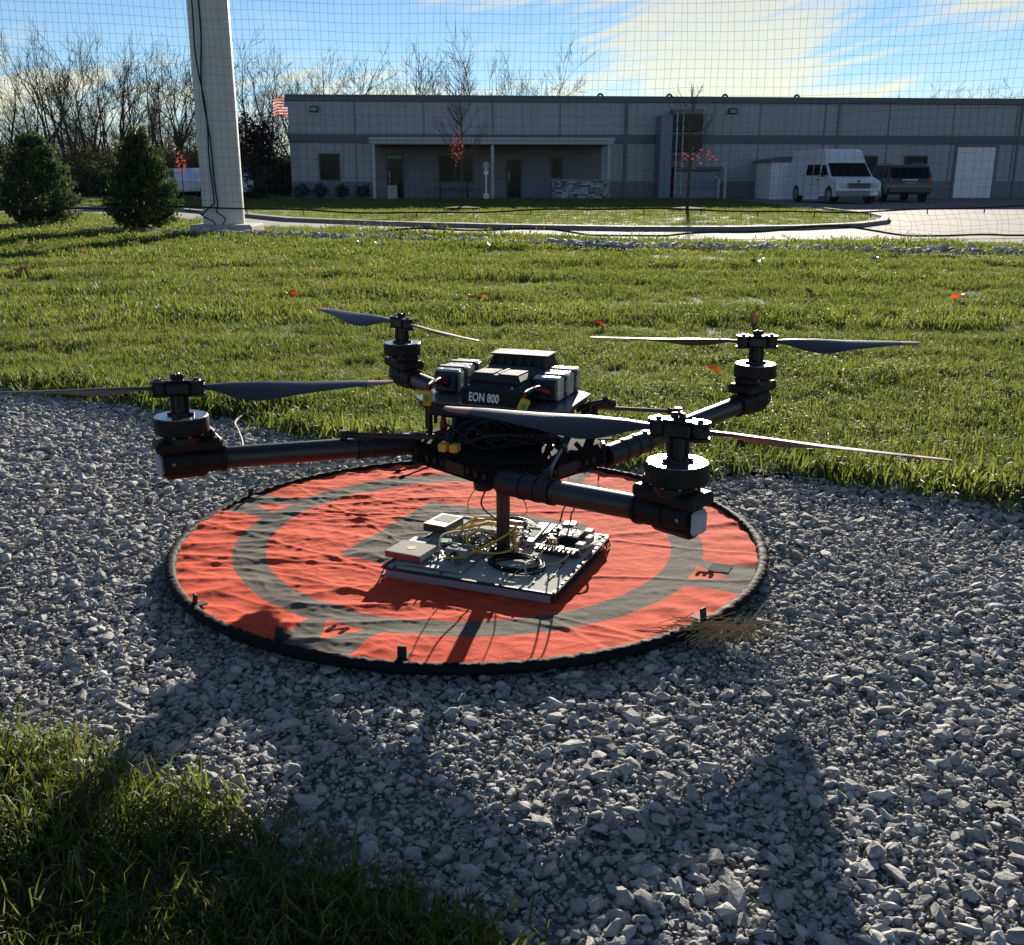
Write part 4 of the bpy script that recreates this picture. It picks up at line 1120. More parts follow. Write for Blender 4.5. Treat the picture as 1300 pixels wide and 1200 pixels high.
def obj(name, b, m, parent=None, smooth=35): return b.build(name, m, drone if parent is None else parent, smooth)
MZ = .427           # motor top
MX = .538
MOT = {'FR': (MX, -MX), 'RR': (MX, MX), 'RL': (-MX, MX), 'FL': (-MX, -MX)}
BC = Vector((.040, -.085, 0))
ROOT = {'FR': (.150, -.345), 'RR': (.285, -.015), 'RL': (-.040, .165), 'FL': (-.185, -.165)}
TIPZ = .327
ROOTZ = {'FR': .290, 'RR': .287, 'RL': .305, 'FL': .305}
# angles of the two blades of each rotor (world), droop of each tip, handedness
PROP = {'FR': ((160, 0, 1), (329.3, 0, 1)), 'RR': ((174.5, 0, -1), (3, -.012, -1)), 'RL': ((133.5, 0, 1), (302, 0, 1)), 'FL': ((191, 0, -1), (5.5, 0, -1))}
blade_cache = {}
def blade_mesh(hand):
    if hand in blade_cache: return blade_cache[hand]
    b = MB(); n = 30; R0, R1 = .050, .455
    st = []
    for i in range(n + 1):
        t = i / n; r = R0 + (R1 - R0) * t
        ch = np.interp(t, [0, .05, .12, .22, .3, .4, .55, .75, .9, .97, 1], [.026, .028, .044, .066, .074, .072, .060, .043, .032, .026, .016])
        pit = math.radians(np.interp(t, [0, .04, .15, .3, .5, .75, 1], [6, 14, 25, 24, 16, 11, 8]))
        th = np.interp(t, [0, .1, .3, 1], [.011, .009, .0065, .0028])
        # leading edge is nearly straight: the chord grows backwards
        le = np.interp(t, [0, .12, .3, .8, 1], [.013, .018, .021, .016, .006])
        cz = .006 * t ** 2
        sec = []
        for k in range(12):
            a = 2 * math.pi * k / 12
            s = (1 - math.cos(a)) / 2
            yt = th * .5 * math.sin(a) * (1.25 - .85 * s) + .035 * ch * (4 * s * (1 - s))
            y = le - ch * s
            sec.append((y * math.cos(pit) - yt * math.sin(pit), y * math.sin(pit) + yt * math.cos(pit) + cz))
        st.append((r, sec))
    vs = [];
    for r, sec in st:
        for (y, z) in sec: vs.append((r, y * hand, z))
    b.v = vs
    for i in range(n):
        mi = 1 if st[i][0] > .40 else 0
        for k in range(12):
            b.f.append((i * 12 + k, i * 12 + (k + 1) % 12, (i + 1) * 12 + (k + 1) % 12, (i + 1) * 12 + k)); b.mi.append(mi)
    b.f.append(tuple(range(12))); b.mi.append(0); b.f.append(tuple(range(n * 12, n * 12 + 12))); b.mi.append(1)
    o = b.build('blade', [M_blade, M_tip], None, 50, link=False)
    blade_cache[hand] = o.data
    return o.data

for key in ('FR', 'FL', 'RR', 'RL'):
    mx, my = MOT[key]; rx, ry = ROOT[key]
    tip = Vector((mx, my, TIPZ)); root = Vector((rx, ry, ROOTZ[key])); d = (tip - root).normalized()
    dh = Vector((d.x, d.y, 0)).normalized(); aa = math.atan2(dh.y, dh.x)
    end = tip + d * .052
    # arm tube with clamps
    b = MB(); b.tube([root, tip - d * .07], .0245, 28); arm = obj('arm', b, M_carb)
    b = MB()
    for t in (.03, .075, .115): b.tube([root + d * t, root + d * (t + .012)], .0285, 28)
    b.tube([root - d * .03, root + d * .125], .0268, 28)
    b.build('arm_collar', M_blk, arm)
    # motor mount
    b = MB(); b.tube([tip - d * .085, tip + d * .045], .0285, 28)
    b.tube([tip - d * .086, tip - d * .078], .0305, 28); b.tube([tip - d * .02, tip - d * .014], .0300, 28)
    b.box((0, 0, -.024), (.10, .036, .026), b=.010, M=Matrix.Translation(tip) @ Matrix.Rotation(aa, 4, 'Z'))
    mount = obj('motor_mount', b, M_blk2)
    b = MB(); T = Matrix.Translation((mx, my, TIPZ + .004)) @ Matrix.Rotation(aa, 4, 'Z')
    b.box((-.008, 0, .034), (.138, .074, .026), b=.006, M=T); b.box((-.05, 0, .054), (.03, .05, .02), b=.005, M=T)
    b.build('speed_controller', M_blk2, mount)
    b = MB(); b.box((.053, 0, -.002), (.014, .042, .046), b=.007, M=Matrix.Translation(tip) @ Matrix.Rotation(aa, 4, 'Z')); b.build('arm_end_cap', M_capw, mount)
    b = MB()
    for s in (-1, 1):
        b.tube([tip + d * .028 + Vector((-dh.y, dh.x, 0)) * s * .026, tip + d * .028 + Vector((-dh.y, dh.x, 0)) * s * .0315], .0035, 10)
    b.build('bolt', M_steel, mount)
    # motor
    T = Matrix.Translation((mx, my, 0))
    b = MB(); b.lathe([(.040, MZ - .060), (.044, MZ - .050), (.044, MZ - .042), (.036, MZ - .040), (.036, MZ - .034)], 32, T)
    motor = obj('motor', b, M_alu)
    b = MB(); b.lathe([(.052, MZ - .037), (.0565, MZ - .035), (.0575, MZ - .031), (.0575, MZ - .003), (.0565, MZ - .0005)], 48, T); b.build('motor_bell', M_blk2, motor)
    b = MB(); b.lathe([(.0562, MZ - .001), (.0562, MZ), (.0545, MZ + .0012), (.001, MZ + .0014)], 48, T); b.build('bell_top', M_mtop, motor)
    b = MB()
    for i in range(10):
        a = i * .628; b.cyl((mx + .0505 * math.cos(a), my + .0505 * math.sin(a), MZ - .0388), .003, .002, 8)
    b.build('bell_bolt', M_steel, motor)
    # spacer and folding hub
    hz = MZ + .060
    b = MB(); b.lathe([(.019, MZ + .0015), (.019, MZ + .007), (.013, MZ + .010), (.013, MZ + .045), (.02, MZ + .047)], 20, T)
    for i in range(4):
        a = i * math.pi / 2 + .4; b.cyl((mx + .0165 * math.cos(a), my + .0165 * math.sin(a), MZ + .0015), .0045, .046, 10); b.cyl((mx + .024 * math.cos(a), my + .024 * math.sin(a), MZ + .0015), .005, .006, 10)
    hub = obj('hub', b, M_alu)
    a0 = R((PROP[key][0][0] + PROP[key][1][0] + 180) / 2) - DR if abs(PROP[key][0][0] - PROP[key][1][0]) < 360 else 0
    w0, w1 = PROP[key][0][0], PROP[key][1][0]
    hx = (w0 + (w1 - 180)) / 2 if w1 > w0 else (w0 + (w1 + 180)) / 2
    ha = R(hx) - DR
    Th = Matrix.Translation((mx, my, hz)) @ Matrix.Rotation(ha, 4, 'Z')
    b = MB(); b.box((0, 0, 0), (.050, .038, .026), b=.004, M=Th); b.box((0, 0, .015), (.095, .020, .005), b=.002, M=Th); b.box((0, 0, -.0135), (.095, .020, .005), b=.002, M=Th)
    for s in (-1, 1):
        b.ring((s * .038, 0, .0125), .0190, .0135, .0055, 24, Th); b.ring((s * .038, 0, -.0165), .0190, .0135, .0055, 24, Th); b.cyl((s * .038, 0, -.017), .0065, .037, 12, M=Th); b.cyl((s * .038, 0, -.011), .0165, .0235, 20, b=.002, M=Th)
    b.build('blade_clamp', M_alu, hub)
    b = MB()
    for s in (-1, 1):
        b.cyl((s * .038, 0, .0195), .005, .003, 10, M=Th); b.cyl((s * .024, .012, .0178), .003, .002, 8, M=Th); b.cyl((s * .024, -.012, .0178), .003, .002, 8, M=Th)
        b.box((s * .0285, -.0195, .001), (.008, .003, .012), M=Th)
    b.build('hub_screw', M_steel, hub)
    b = MB(); b.cyl((0, 0, .013), .012, .010, 14, b=.003, M=Th)
    for i in range(3):
        a = i * 2.094 + .5; b.box((.009 * math.cos(a), .009 * math.sin(a), .026), (.014, .006, .011), rz=a, b=.002, M=Th)
    b.build('hub_knob', M_blk, hub)
    for (ang, droop, hand) in PROP[key]:
        o = bpy.data.objects.new('blade', blade_mesh(-hand)); col.objects.link(o); o.parent = drone
        o.location = (mx, my, hz); o.rotation_euler = (0, math.atan2(-droop, .455), R(ang) - DR)

# hull: a flat square tray with clipped corners, turned against the top plate
def corner_poly(sc, cl=.06):
    c = [Vector(ROOT[k]) for k in ('FR', 'RR', 'RL', 'FL')]; ce = sum(c, Vector((0, 0))) / 4
    c = [ce + (p - ce) * sc for p in c]; out = []
    for i in range(4):
        p = c[i]; a = c[i - 1]; n = c[(i + 1) % 4]
        out += [tuple(p + (a - p).normalized() * cl), tuple(p + (n - p).normalized() * cl)]
    return out
P0 = corner_poly(1.02, .05); P1 = corner_poly(.96, .05)
b = MB(); b.prism(P1, .262, .274, top=P0); b.prism(P0, .2742, .304); b.prism(P0, .3042, .318, top=P1)
hull = obj('hull', b, M_matte, smooth=25)
for i in range(8):       # lightening holes and ribs along each side
    p = Vector(P0[i]); q = Vector(P0[(i + 1) % 8]); dd = q - p; L = dd.length; dd.normalize(); nn_ = Vector((dd.y, -dd.x))
    b = MB(); a = math.atan2(dd.y, dd.x)
    if L > .12:
        for t in (.14, .24, .34, .66, .76, .86):
            m_ = p + dd * L * t + nn_ * .0015; b.box((m_.x, m_.y, .289), (.012, .006, .014), rz=a, b=.002)
        m_ = p + dd * L * .5 + nn_ * .002; b.box((m_.x, m_.y, .289), (.07, .006, .026), rz=a, b=.002)
        b.build('hull_boss', M_blk, hull)
    else:
        m_ = p + dd * L * .5 + nn_ * .004; b.box((m_.x, m_.y, .289), (L * .9, .012, .05), rz=a, b=.003)
        for sg in (-1, 1):
            b.tube([(m_.x - dd.x * L * .38 * sg + nn_.x * .008, m_.y - dd.y * L * .38 * sg + nn_.y * .008, .27), (m_.x + dd.x * L * .38 * sg + nn_.x * .008, m_.y + dd.y * L * .38 * sg + nn_.y * .008, .308)], .003, 5)
        b.build('arm_socket', M_blk2, hull)
# carbon deck on the hull with cut outs
b = MB(); Pd = corner_poly(1.03, .07); Pi = corner_poly(.62, .04)
k = len(Pd); vs = [(x, y, .321) for x, y in Pd] + [(x, y, .321) for x, y in Pi] + [(x, y, .325) for x, y in Pd] + [(x, y, .325) for x, y in Pi]
fs = []
for i in range(k):
    j = (i + 1) % k; fs += [(i, j, k + j, k + i), (2 * k + i, 2 * k + j, 3 * k + j, 3 * k + i), (i, j, 2 * k + j, 2 * k + i), (k + i, k + j, 3 * k + j, 3 * k + i)]
b.add(vs, fs); b.box((BC.x, BC.y, .3235), (.5, .03, .0035), rz=.3); b.box((BC.x, BC.y, .3235), (.03, .5, .0032), rz=.3)
obj('deck_plate', b, M_matte)
# standoffs and folding braces between deck and top plate
b = MB()
for (x, y) in ((-.13, -.15), (.17, -.15), (.17, .02), (-.13, .02), (.02, -.16), (.02, .03), (-.06, -.155), (.10, -.155)):
    b.cyl((x, y, .325), .0065, .09, 10); b.cyl((x, y, .325), .010, .006, 10); b.cyl((x, y, .405), .010, .006, 10)
obj('standoff', b, M_alu)
b = MB(); b.box((.02, -.065, .362), (.20, .15, .05), b=.006); b.box((.02, -.145, .390), (.24, .02, .03), b=.004); b.box((.02, -.06, .396), (.24, .18, .018), b=.005); obj('power_box', b, M_blk)
# struts that lock the arms
def strut(p, q, r=.006, name='brace_rod'):
    p, q = Vector(p), Vector(q)
    b = MB(); b.tube([p, q], r, 10); s = obj(name, b, M_carb)
    b = MB()
    for e, dd in ((p, 1), (q, -1)):
        b.tube([e + Vector((0, 0, -.012)), e + Vector((0, 0, .010))], .009, 12); b.tube([e, e + (q - p).normalized() * dd * .03], .0085, 10)
    b.build('rod_end', M_blk, s); return s
def on_arm(key, t, dz=.034):
    mx, my = MOT[key]; rx, ry = ROOT[key]
    return Vector((rx + (mx - rx) * t, ry + (my - ry) * t, ROOTZ[key] + (TIPZ - ROOTZ[key]) * t + dz))
strut((.215, -.19, .345), on_arm('FR', .24), .005)
strut((-.06, -.20, .340), on_arm('FL', .30), .006)
strut((.19, .03, .385), on_arm('RR', .42, .045), .005)
strut((-.11, .03, .36), on_arm('RL', .30), .005)
# top plate
plate = [(-.165, -.15), (-.14, -.178), (.185, -.178), (.212, -.15), (.212, .03), (.185, .055), (-.14, .055), (-.168, .03)]
b = MB(); b.prism(plate, .412, .418); top = obj('top_plate', b, mat('plate_grey', (.10, .10, .105), .28, metal=.3, var=.15, scale=20))
b = MB(); b.prism([(x * .97, -.062 + (y + .062) * .96) for x, y in plate], .400, .412)
b.box((.02, -.172, .400), (.28, .014, .032), b=.003)
b.build('plate_edge', M_blk, top)
# avionics box and its lid
b = MB()
bx = [(-.040, -.172), (.106, -.185), (.125, -.05), (.112, .092), (-.052, .092), (-.058, -.05)]
bt = [(-.030, -.140), (.096, -.152), (.110, -.05), (.100, .085), (-.042, .085), (-.046, -.05)]
b.prism(bx, .4185, .452); b.prism(bx, .452, .466, top=bt)
box = obj('avionics_box', b, M_blk2, smooth=25)
lid_f = [(-.038, -.138), (.098, -.150), (.106, -.002), (-.044, .002)]
lid_t = [(-.026, -.122), (.088, -.134), (.096, -.010), (-.034, -.004)]
b = MB(); b.prism(lid_f, .4665, .472); b.prism(lid_f, .472, .480, top=lid_t)
b.box((.000, -.068, .4815), (.050, .112, .003), rz=-.06, b=.001); b.box((.064, -.074, .4815), (.050, .112, .003), rz=-.06, b=.001)
lid = b.build('box_lid', M_tan, box, 25)
b = MB()
for (x, y) in ((-.006, -.040), (.012, -.085), (.058, -.046), (.074, -.092)): b.cyl((x, y, .4828), .0042, .0008, 12)
b.build('lid_screw', M_blk, lid)
# scoop with slats
sc0 = [(-.044, .004), (.106, .000), (.108, .085), (-.046, .085)]
b = MB(); b.add([(-.044, .003, .467), (.106, -.001, .467), (.110, .088, .467), (-.046, .088, .467), (-.034, .022, .502), (.098, .020, .502), (.104, .086, .500), (-.038, .086, .500)],
              [(0, 1, 2, 3), (4, 5, 6, 7), (0, 1, 5, 4), (1, 2, 6, 5), (2, 3, 7, 6), (3, 0, 4, 7)])
b.box((.032, .056, .503), (.150, .075, .004), b=.0015)
scoop = b.build('lid_scoop', M_tan, box, 25)
for i in range(6):
    t = (i + .5) / 6; x = -.040 + .142 * t; b = MB()
    b.add([(x - .003, -.006 , .483), (x + .003, -.006, .483), (x + .003, .016, .503), (x - .003, .016, .503), (x - .003, .004, .470), (x + .003, .004, .470), (x + .003, .024, .501), (x - .003, .024, .501)],
          [(0, 1, 2, 3), (4, 5, 6, 7), (0, 1, 5, 4), (2, 3, 7, 6), (0, 3, 7, 4), (1, 2, 6, 5)])
    b.build('scoop_slat', M_tan, scoop)
b = MB(); b.box((.038, -.062, .4835), (.006, .12, .002), rz=-.06); b.build('lid_groove', M_blk, lid)
b = MB()
for x in (-.025, .085): b.cyl((0, 0, 0), .003, .002, 8, M=Matrix.Translation((x, -.158 - (x + .025) * .09, .459)) @ Matrix.Rotation(R(65), 4, 'X'))
b.build('box_screw', M_steel, box)
# the name on the front face
fc = bpy.data.curves.new('name_plate', 'FONT'); fc.body = 'EON 800'; fc.size = .0285; fc.align_x = 'CENTER'; fc.align_y = 'CENTER'; fc.extrude = .0004; fc.offset = .0007; fc.shear = .14; fc.space_character = 1.04
fo = bpy.data.objects.new('name_plate', fc); col.objects.link(fo)
bpy.context.view_layer.update()
me = bpy.data.meshes.new_from_object(fo.evaluated_get(bpy.context.evaluated_depsgraph_get())); bpy.data.objects.remove(fo)
me.materials.clear(); me.materials.append(M_txt)
to = bpy.data.objects.new('name_lettering', me); col.objects.link(to); to.parent = box
to.location = (.018, -.1782, .4345); to.rotation_euler = (R(90), 0, math.atan2(-.013, .146)); to.scale = (.68, 1.0, 1)

# batteries in foil sleeves
M_foil = mat('battery_sleeve', (.46, .465, .47), .32, metal=.45, var=.22, scale=22, bump=.5, bscale=50)
M_bfront = mat('battery_front', (.02, .025, .04), .2, coat=.5, var=.3, scale=15)
M_strap = mat('battery_strap', (.02, .02, .022), .7)
PLG = {'L': (-.118, -.186), 'R': (.122, -.196)}
for (x, y, rz, lab) in ((.142, -.018, -.02, 'R'), (-.118, -.004, .03, 'L')):
    T = Matrix.Translation((x, y, 0)) @ Matrix.Rotation(rz, 4, 'Z')
    b = MB(); b.box((0, .004, .4475), (.068, .162, .056), b=.005, M=T); bat = obj('battery', b, M_foil)
    b = MB(); b.box((0, -.080, .4465), (.060, .010, .05), b=.004, M=T); b.build('battery_front', M_bfront, bat)
    for yy in (-.035, .04):
        b = MB(); b.box((0, yy, .449), (.0725, .024, .0585), b=.004, M=T); st = b.build('strap', M_strap, bat)
        if lab == 'R':   # woven lettering on the strap side
            fc = bpy.data.curves.new('t', 'FONT'); fc.body = 'MB'; fc.size = .020; fc.align_x = 'CENTER'; fc.align_y = 'CENTER'; fc.extrude = .0003; fc.offset = .0004
            fo = bpy.data.objects.new('t', fc); col.objects.link(fo); bpy.context.view_layer.update()
            me = bpy.data.meshes.new_from_object(fo.evaluated_get(bpy.context.evaluated_depsgraph_get())); bpy.data.objects.remove(fo)
            me.materials.clear(); me.materials.append(M_foil)
            to = bpy.data.objects.new('strap_lettering', me); col.objects.link(to); to.parent = bat
            to.matrix_local = T @ Matrix.Translation((.0368, yy, .449)) @ Euler((R(90), R(90), R(90))).to_matrix().to_4x4()
    # power leads and yellow plug
    fx, fy = x - .004, y - .085
    for (m_, o) in ((M_cred, .0), (M_cable, .010), (M_cable, -.010), (M_cred, .006)):
        b = MB(); e = Vector((PLG[lab][0] + o * .3, PLG[lab][1] + .002, .446))
        b.tube(spline([(fx + .016 + o * .3, fy + .006, .436 + o * .2), (fx + .010, fy - .018, .449 + o * .4), ((fx + e.x) / 2 + o * .4, fy - .040, .458 + o * .3), (e.x + .003, e.y + .004, .454), e], 6), .0042, 8); obj('power_lead', b, M_cred if m_ is M_cred else M_cable)
    T2 = Matrix.Translation((PLG[lab][0], PLG[lab][1], .430)) @ Matrix.Rotation(.4 if lab == 'R' else -.1, 4, 'Z') @ Matrix.Rotation(R(24 if lab == 'R' else 4), 4, 'Y')
    b = MB(); b.box((0, 0, 0), (.022, .014, .030), b=.003, M=T2); b.box((0, 0, -.018), (.018, .012, .008), b=.002, M=T2); pl = obj('power_plug', b, M_xt)
    b = MB(); b.box((.001, -.0078, -.003), (.012, .002, .014), b=.0006, M=T2); b.build('plug_latch', M_grn, pl)
# two more plugs and a coil of thick leads under the plate
for x in (-.045, -.018):
    b = MB(); b.box((x, -.262 - x * .0, .334), (.020, .024, .019), rz=-.1, b=.003); obj('power_plug', b, M_xt)
    b = MB(); b.tube(spline([(x, -.250, .336), (x + .004, -.215, .362), (x + .03, -.16, .375), (x + .06, -.12, .36)], 6), .006, 8); obj('power_lead', b, M_cable)
    b = MB(); b.tube(spline([(x + .008, -.25, .338), (x + .02, -.21, .372), (x + .06, -.165, .382), (x + .11, -.14, .35)], 6), .006, 8); obj('power_lead', b, M_cable)
rd = random.Random(9)
for i in range(13):
    a0 = rd.uniform(-2.8, -.2); r0 = rd.uniform(.07, .15); pts = []
    for k_ in range(9):
        a = a0 + k_ * .32; pts.append((BC.x + r0 * 1.15 * math.cos(a), BC.y - .02 + r0 * math.sin(a) + rd.gauss(0, .006), .335 + rd.uniform(0, .04)))
    b = MB(); b.tube(spline(pts, 4), rd.choice((.002, .003, .004)), 6); obj('loom_cable', b, M_cable)
b = MB(); b.lathe([(.03, .327), (.034, .33), (.034, .345), (.03, .35), (.012, .351)], 24, Matrix.Translation((-.085, -.045, 0))); obj('gps_puck', b, M_capw)
b = MB(); b.lathe([(.008, .325), (.010, .345), (.006, .36), (.008, .372)], 12, Matrix.Translation((-.115, -.105, 0))); obj('switch', b, M_cred)
# bits along the right and rear side: receivers, short masts
for i, (x, y, z, l) in enumerate(((.225, -.02, .405, .07), (.23, .02, .392, .06), (.215, .05, .38, .09), (-.17, -.08, .38, .05), (-.175, -.02, .365, .06))):
    b = MB(); s = 1 if x > 0 else -1
    b.tube([(x - s * .03, y, z - .02), (x, y, z), (x + s * l * .5, y + l * .4, z + .006)], .005, 8); b.tube([(x, y, .325), (x, y, z)], .005, 8); b.tube([(x + s * l * .4, y + l * .32, z + .005), (x + s * l * .5, y + l * .4, z + .006)], .008, 8)
    obj('aerial', b, M_blk)
# under the hull: stepped mount, mast
b = MB(); b.box((.036, -.10, .256), (.16, .14, .012), rz=.3, b=.002); b.box((.036, -.10, .244), (.11, .10, .012), rz=.3, b=.002); b.cyl((.036, -.10, .225), .036, .016, 20); obj('mast_mount', b, M_blk)
b = MB(); b.tube([(.036, -.099, .012), (.036, -.099, .238)], .0168, 28); mast = obj('mast', b, M_carb)
b = MB(); b.cyl((.036, -.099, .034), .030, .010, 24, b=.002); b.build('mast_foot', M_blk, mast)
b = MB(); b.lathe([(.022, .20), (.024, .215), (.02, .245)], 16, Matrix.Translation((-.005, -.125, 0))); obj('downward_camera', b, M_blk)
# thin rod aerials below the left side of the hull
for p, q in (((-.11, -.185, .264), (-.139, -.299, .262)), ((-.125, -.17, .264), (-.167, -.262, .264))):
    b = MB(); b.tube([p, q], .0022, 6); b.tube([Vector(p).lerp(Vector(q), .9), q], .0045, 8); obj('whip_aerial', b, M_blk)
# wires from the hull to the panel
for pts, r_, m_ in (([(.10, -.16, .258), (.15, -.13, .225), (.17, -.03, .16), (.135, .07, .10), (.120, .095, .06)], .0022, M_cable), ([(.11, -.14, .258), (.17, -.12, .22), (.19, -.02, .15), (.155, .08, .09), (.145, .10, .05)], .0022, M_cable),
                    ([(.0, -.12, .20), (-.02, -.10, .15), (.0, -.05, .10), (.04, -.02, .07)], .0022, M_cable), ([(-.02, -.12, .21), (-.06, -.09, .15), (-.07, -.04, .10), (-.03, .0, .06)], .0015, M_xt), ([(.05, -.12, .23), (.085, -.10, .18), (.08, -.05, .13), (.05, -.01, .10)], .0015, M_xt)):
    b = MB(); b.tube(spline(pts, 8), r_, 6); obj('drop_cable', b, m_)
# ------------------------------------------------------------------ electronics panel lying on the pad
M_pan = mat('panel_top', (.56, .55, .50), .85, spec=.12, var=.1, scale=10)
M_strip = mat('panel_edge_lilac', (.22, .19, .22), .5, var=.06, scale=8)
M_pblk = mat('panel_black', (.012, .012, .013), .5)
M_met = mat('bare_aluminium', (.34, .345, .36), .55, metal=.5, var=.12, scale=25)
M_lab = mat('label_cream', (.46, .45, .39), .9, spec=.08, var=.1, scale=40)
M_bred = mat('box_red', (.30, .04, .03), .6, var=.1, scale=30)
M_pcb = mat('circuit_green', (.012, .10, .075), .4, var=.3, scale=60)
M_pcbp = mat('circuit_mauve', (.28, .22, .26), .4, var=.3, scale=80)
M_brass = mat('brass_connector', (.62, .50, .28), .25, metal=1)
M_gold = mat('seal_gold', (.50, .33, .08), .5)
M_cy = mat('cable_yellow', (.60, .37, .04), .4)
M_cyd = mat('cable_cream', (.62, .55, .36), .45)
M_cg = mat('cable_green', (.012, .09, .05), .4)
M_cw = mat('cable_white', (.32, .32, .31), .7, spec=.2)
M_plg = mat('plastic_grey', (.24, .245, .26), .8, spec=.15, var=.1, scale=30)
brd = empty('electronics_panel', (-.021, 2.468, 0), DR, 'square pale panel crowded with circuit boards and cables on the pad under the drone', 'electronics panel')
def ob(name, b, m, parent=None, smooth=35): return b.build(name, m, brd if parent is None else parent, smooth)
X0, X1, Y0, Y1, ZT = -.187, .240, -.300, .110, .034
cx_, cy_ = (X0 + X1) / 2, (Y0 + Y1) / 2
T0 = Matrix.Translation((cx_, cy_, 0)) @ Matrix.Rotation(R(-2.2), 4, 'Z')
hw, hd = (X1 - X0) / 2, (Y1 - Y0) / 2
b = MB(); b.box((0, .002, ZT - .003), (2 * hw - .006, 2 * hd - .004, .005), M=T0)
n = 62
for i in range(n):
    x = -hw + .006 + (2 * hw - .012) * (i + .5) / n; b.box((x, .002, ZT - .0004), (.0042, 2 * hd - .01, .0006), M=T0)
ob('panel_top', b, M_pan, smooth=0)
b = MB(); b.box((0, -hd + .002, ZT - .014), (2 * hw - .014, .006, .018), b=.001, M=T0); ob('edge_strip', b, M_strip)
b = MB(); b.box((0, -hd + .003, ZT - .002), (2 * hw, .008, .006), b=.001, M=T0); b.box((0, .0, .011), (2 * hw - .03, 2 * hd - .03, .014), M=T0); b.box((0, hd, ZT - .008), (2 * hw, .006, .022), M=T0); ob('base_frame', b, M_pblk)
for s in (-1, 1):
    b = MB(); b.tube([T0 @ Vector((s * (hw + .004), -hd, ZT)), T0 @ Vector((s * (hw + .004), hd, ZT))], .0025, 6); b.tube([T0 @ Vector((s * (hw + .006), -hd, .012)), T0 @ Vector((s * (hw + .006), hd, .012))], .0025, 6)
    m_ = 15
    for i in range(m_):
        y = -hd + 2 * hd * i / m_; b.tube([T0 @ Vector((s * (hw + .005), y, .012)), T0 @ Vector((s * (hw + .004), y + hd / m_, ZT)), T0 @ Vector((s * (hw + .005), y + 2 * hd / m_, .012))], .0018, 5)
        b.box((s * (hw - .0005), y + hd / m_, ZT + .001), (.007, .014, .003), M=T0)
    ob('side_rail', b, M_pblk)
b = MB()
for (x, y) in ((.20, -.20), (.195, -.12), (.22, -.02), (.17, -.26), (-.17, -.28), (-.05, -.28), (.23, .085)): b.cyl((x, y, ZT + .0008), .004, .002, 12)
ob('panel_screw', b, M_pblk)
# raised aluminium tray at the left with boxes
b = MB(); b.box((-.082, -.165, ZT + .009), (.17, .215, .004), rz=-.05, b=.001)
for (x, y) in ((-.155, -.26), (-.008, -.265), (-.155, -.07), (-.01, -.07)): b.cyl((x, y, ZT), .004, .008, 8)
tray = ob('metal_tray', b, M_met)
b = MB(); T1 = Matrix.Translation((-.158, -.212, ZT + .0245)) @ Matrix.Rotation(-.10, 4, 'Z')
b.box((0, 0, 0), (.098, .082, .022), b=.001, M=T1); bxr = ob('radio_box', b, M_lab)
b = MB(); b.box((0, -.0418, 0), (.097, .0015, .021), M=T1); b.build('red_face', M_bred, bxr)
b = MB(); b.cyl((0, 0, .0112), .012, .0006, 24, M=T1); b.build('gold_seal', M_gold, bxr)
b = MB(); T1 = Matrix.Translation((-.162, -.012, ZT + .030)) @ Matrix.Rotation(-.14, 4, 'Z')
b.box((0, 0, 0), (.066, .092, .028), b=.001, M=T1); bx2 = ob('converter_box', b, M_pblk)
b = MB(); b.box((0, 0, .0146), (.0655, .0915, .0012), M=T1); b.build('converter_lid', M_met, bx2)
b = MB(); b.box((.002, .012, .0156), (.05, .05, .0008), M=T1); b.build('converter_label', M_lab, bx2)
b = MB(); b.box((-.178, -.122, ZT + .013), (.05, .036, .012), rz=-.1, b=.001); ob('side_module', b, M_met)
b = MB(); b.box((-.048, -.175, ZT + .026), (.056, .046, .030), rz=-.06, b=.002); gb = ob('grey_box', b, M_plg)
b = MB(); b.cyl((0, 0, 0), .007, .008, 16, M=Matrix.Translation((-.052, -.198, ZT + .028)) @ Matrix.Rotation(R(90), 4, 'X')); b.build('box_knob', M_pblk, gb)
b = MB(); b.box((-.098, -.118, ZT + .022), (.052, .030, .012), rz=.25, b=.001); ob('green_board', b, M_pcb)
b = MB(); b.box((-.088, -.060, ZT + .020), (.07, .032, .010), rz=.1, b=.001); ob('relay_module', b, M_plg)
# long silver modules and circuit boards at the right
b = MB(); b.box((.078, .030, ZT + .014), (.026, .15, .016), rz=.04, b=.001); lm = ob('long_module', b, M_met)
b = MB(); b.box((.078, .02, ZT + .0228), (.018, .06, .001), rz=.04); b.build('module_label', M_lab, lm)
b = MB(); b.box((.050, .012, ZT + .010), (.018, .13, .012), rz=.04, b=.001); ob('slim_module', b, M_plg)
b = MB(); b.box((.112, .072, ZT + .014), (.046, .085, .003), rz=-.05); mv = ob('mauve_board', b, M_pcbp)
rd = random.Random(21)
def chips(par, cx, cy, z, w, d, n, ms, hmax=.01):
    for i in range(n):
        b = MB(); s = rd.uniform(.004, .012); b.box((cx + rd.uniform(-w, w) / 2, cy + rd.uniform(-d, d) / 2, z + .002), (s, s * rd.uniform(.5, 1.6), rd.uniform(.002, hmax)), rz=rd.choice((0, 1.57)), b=.0005)
        b.build('chip', rd.choice(ms), par)
chips(mv, .112, .072, ZT + .016, .04, .075, 12, (M_pblk, M_met, M_plg))
b = MB(); b.box((.172, -.005, ZT + .014), (.112, .150, .003), rz=-.06); mb = ob('main_board', b, M_pcb)
for (x, y) in ((.125, -.07), (.225, -.075), (.125, .06), (.22, .06)):
    b = MB(); b.cyl((x, y, ZT), .003, .014, 8); b.build('board_spacer', M_brass, mb)
chips(mb, .172, -.01, ZT + .016, .10, .13, 44, (M_pblk, M_pblk, M_plg, M_met, M_cw), .014)
b = MB(); b.box((.172, .020, ZT + .027), (.058, .058, .020), rz=-.06, b=.002)
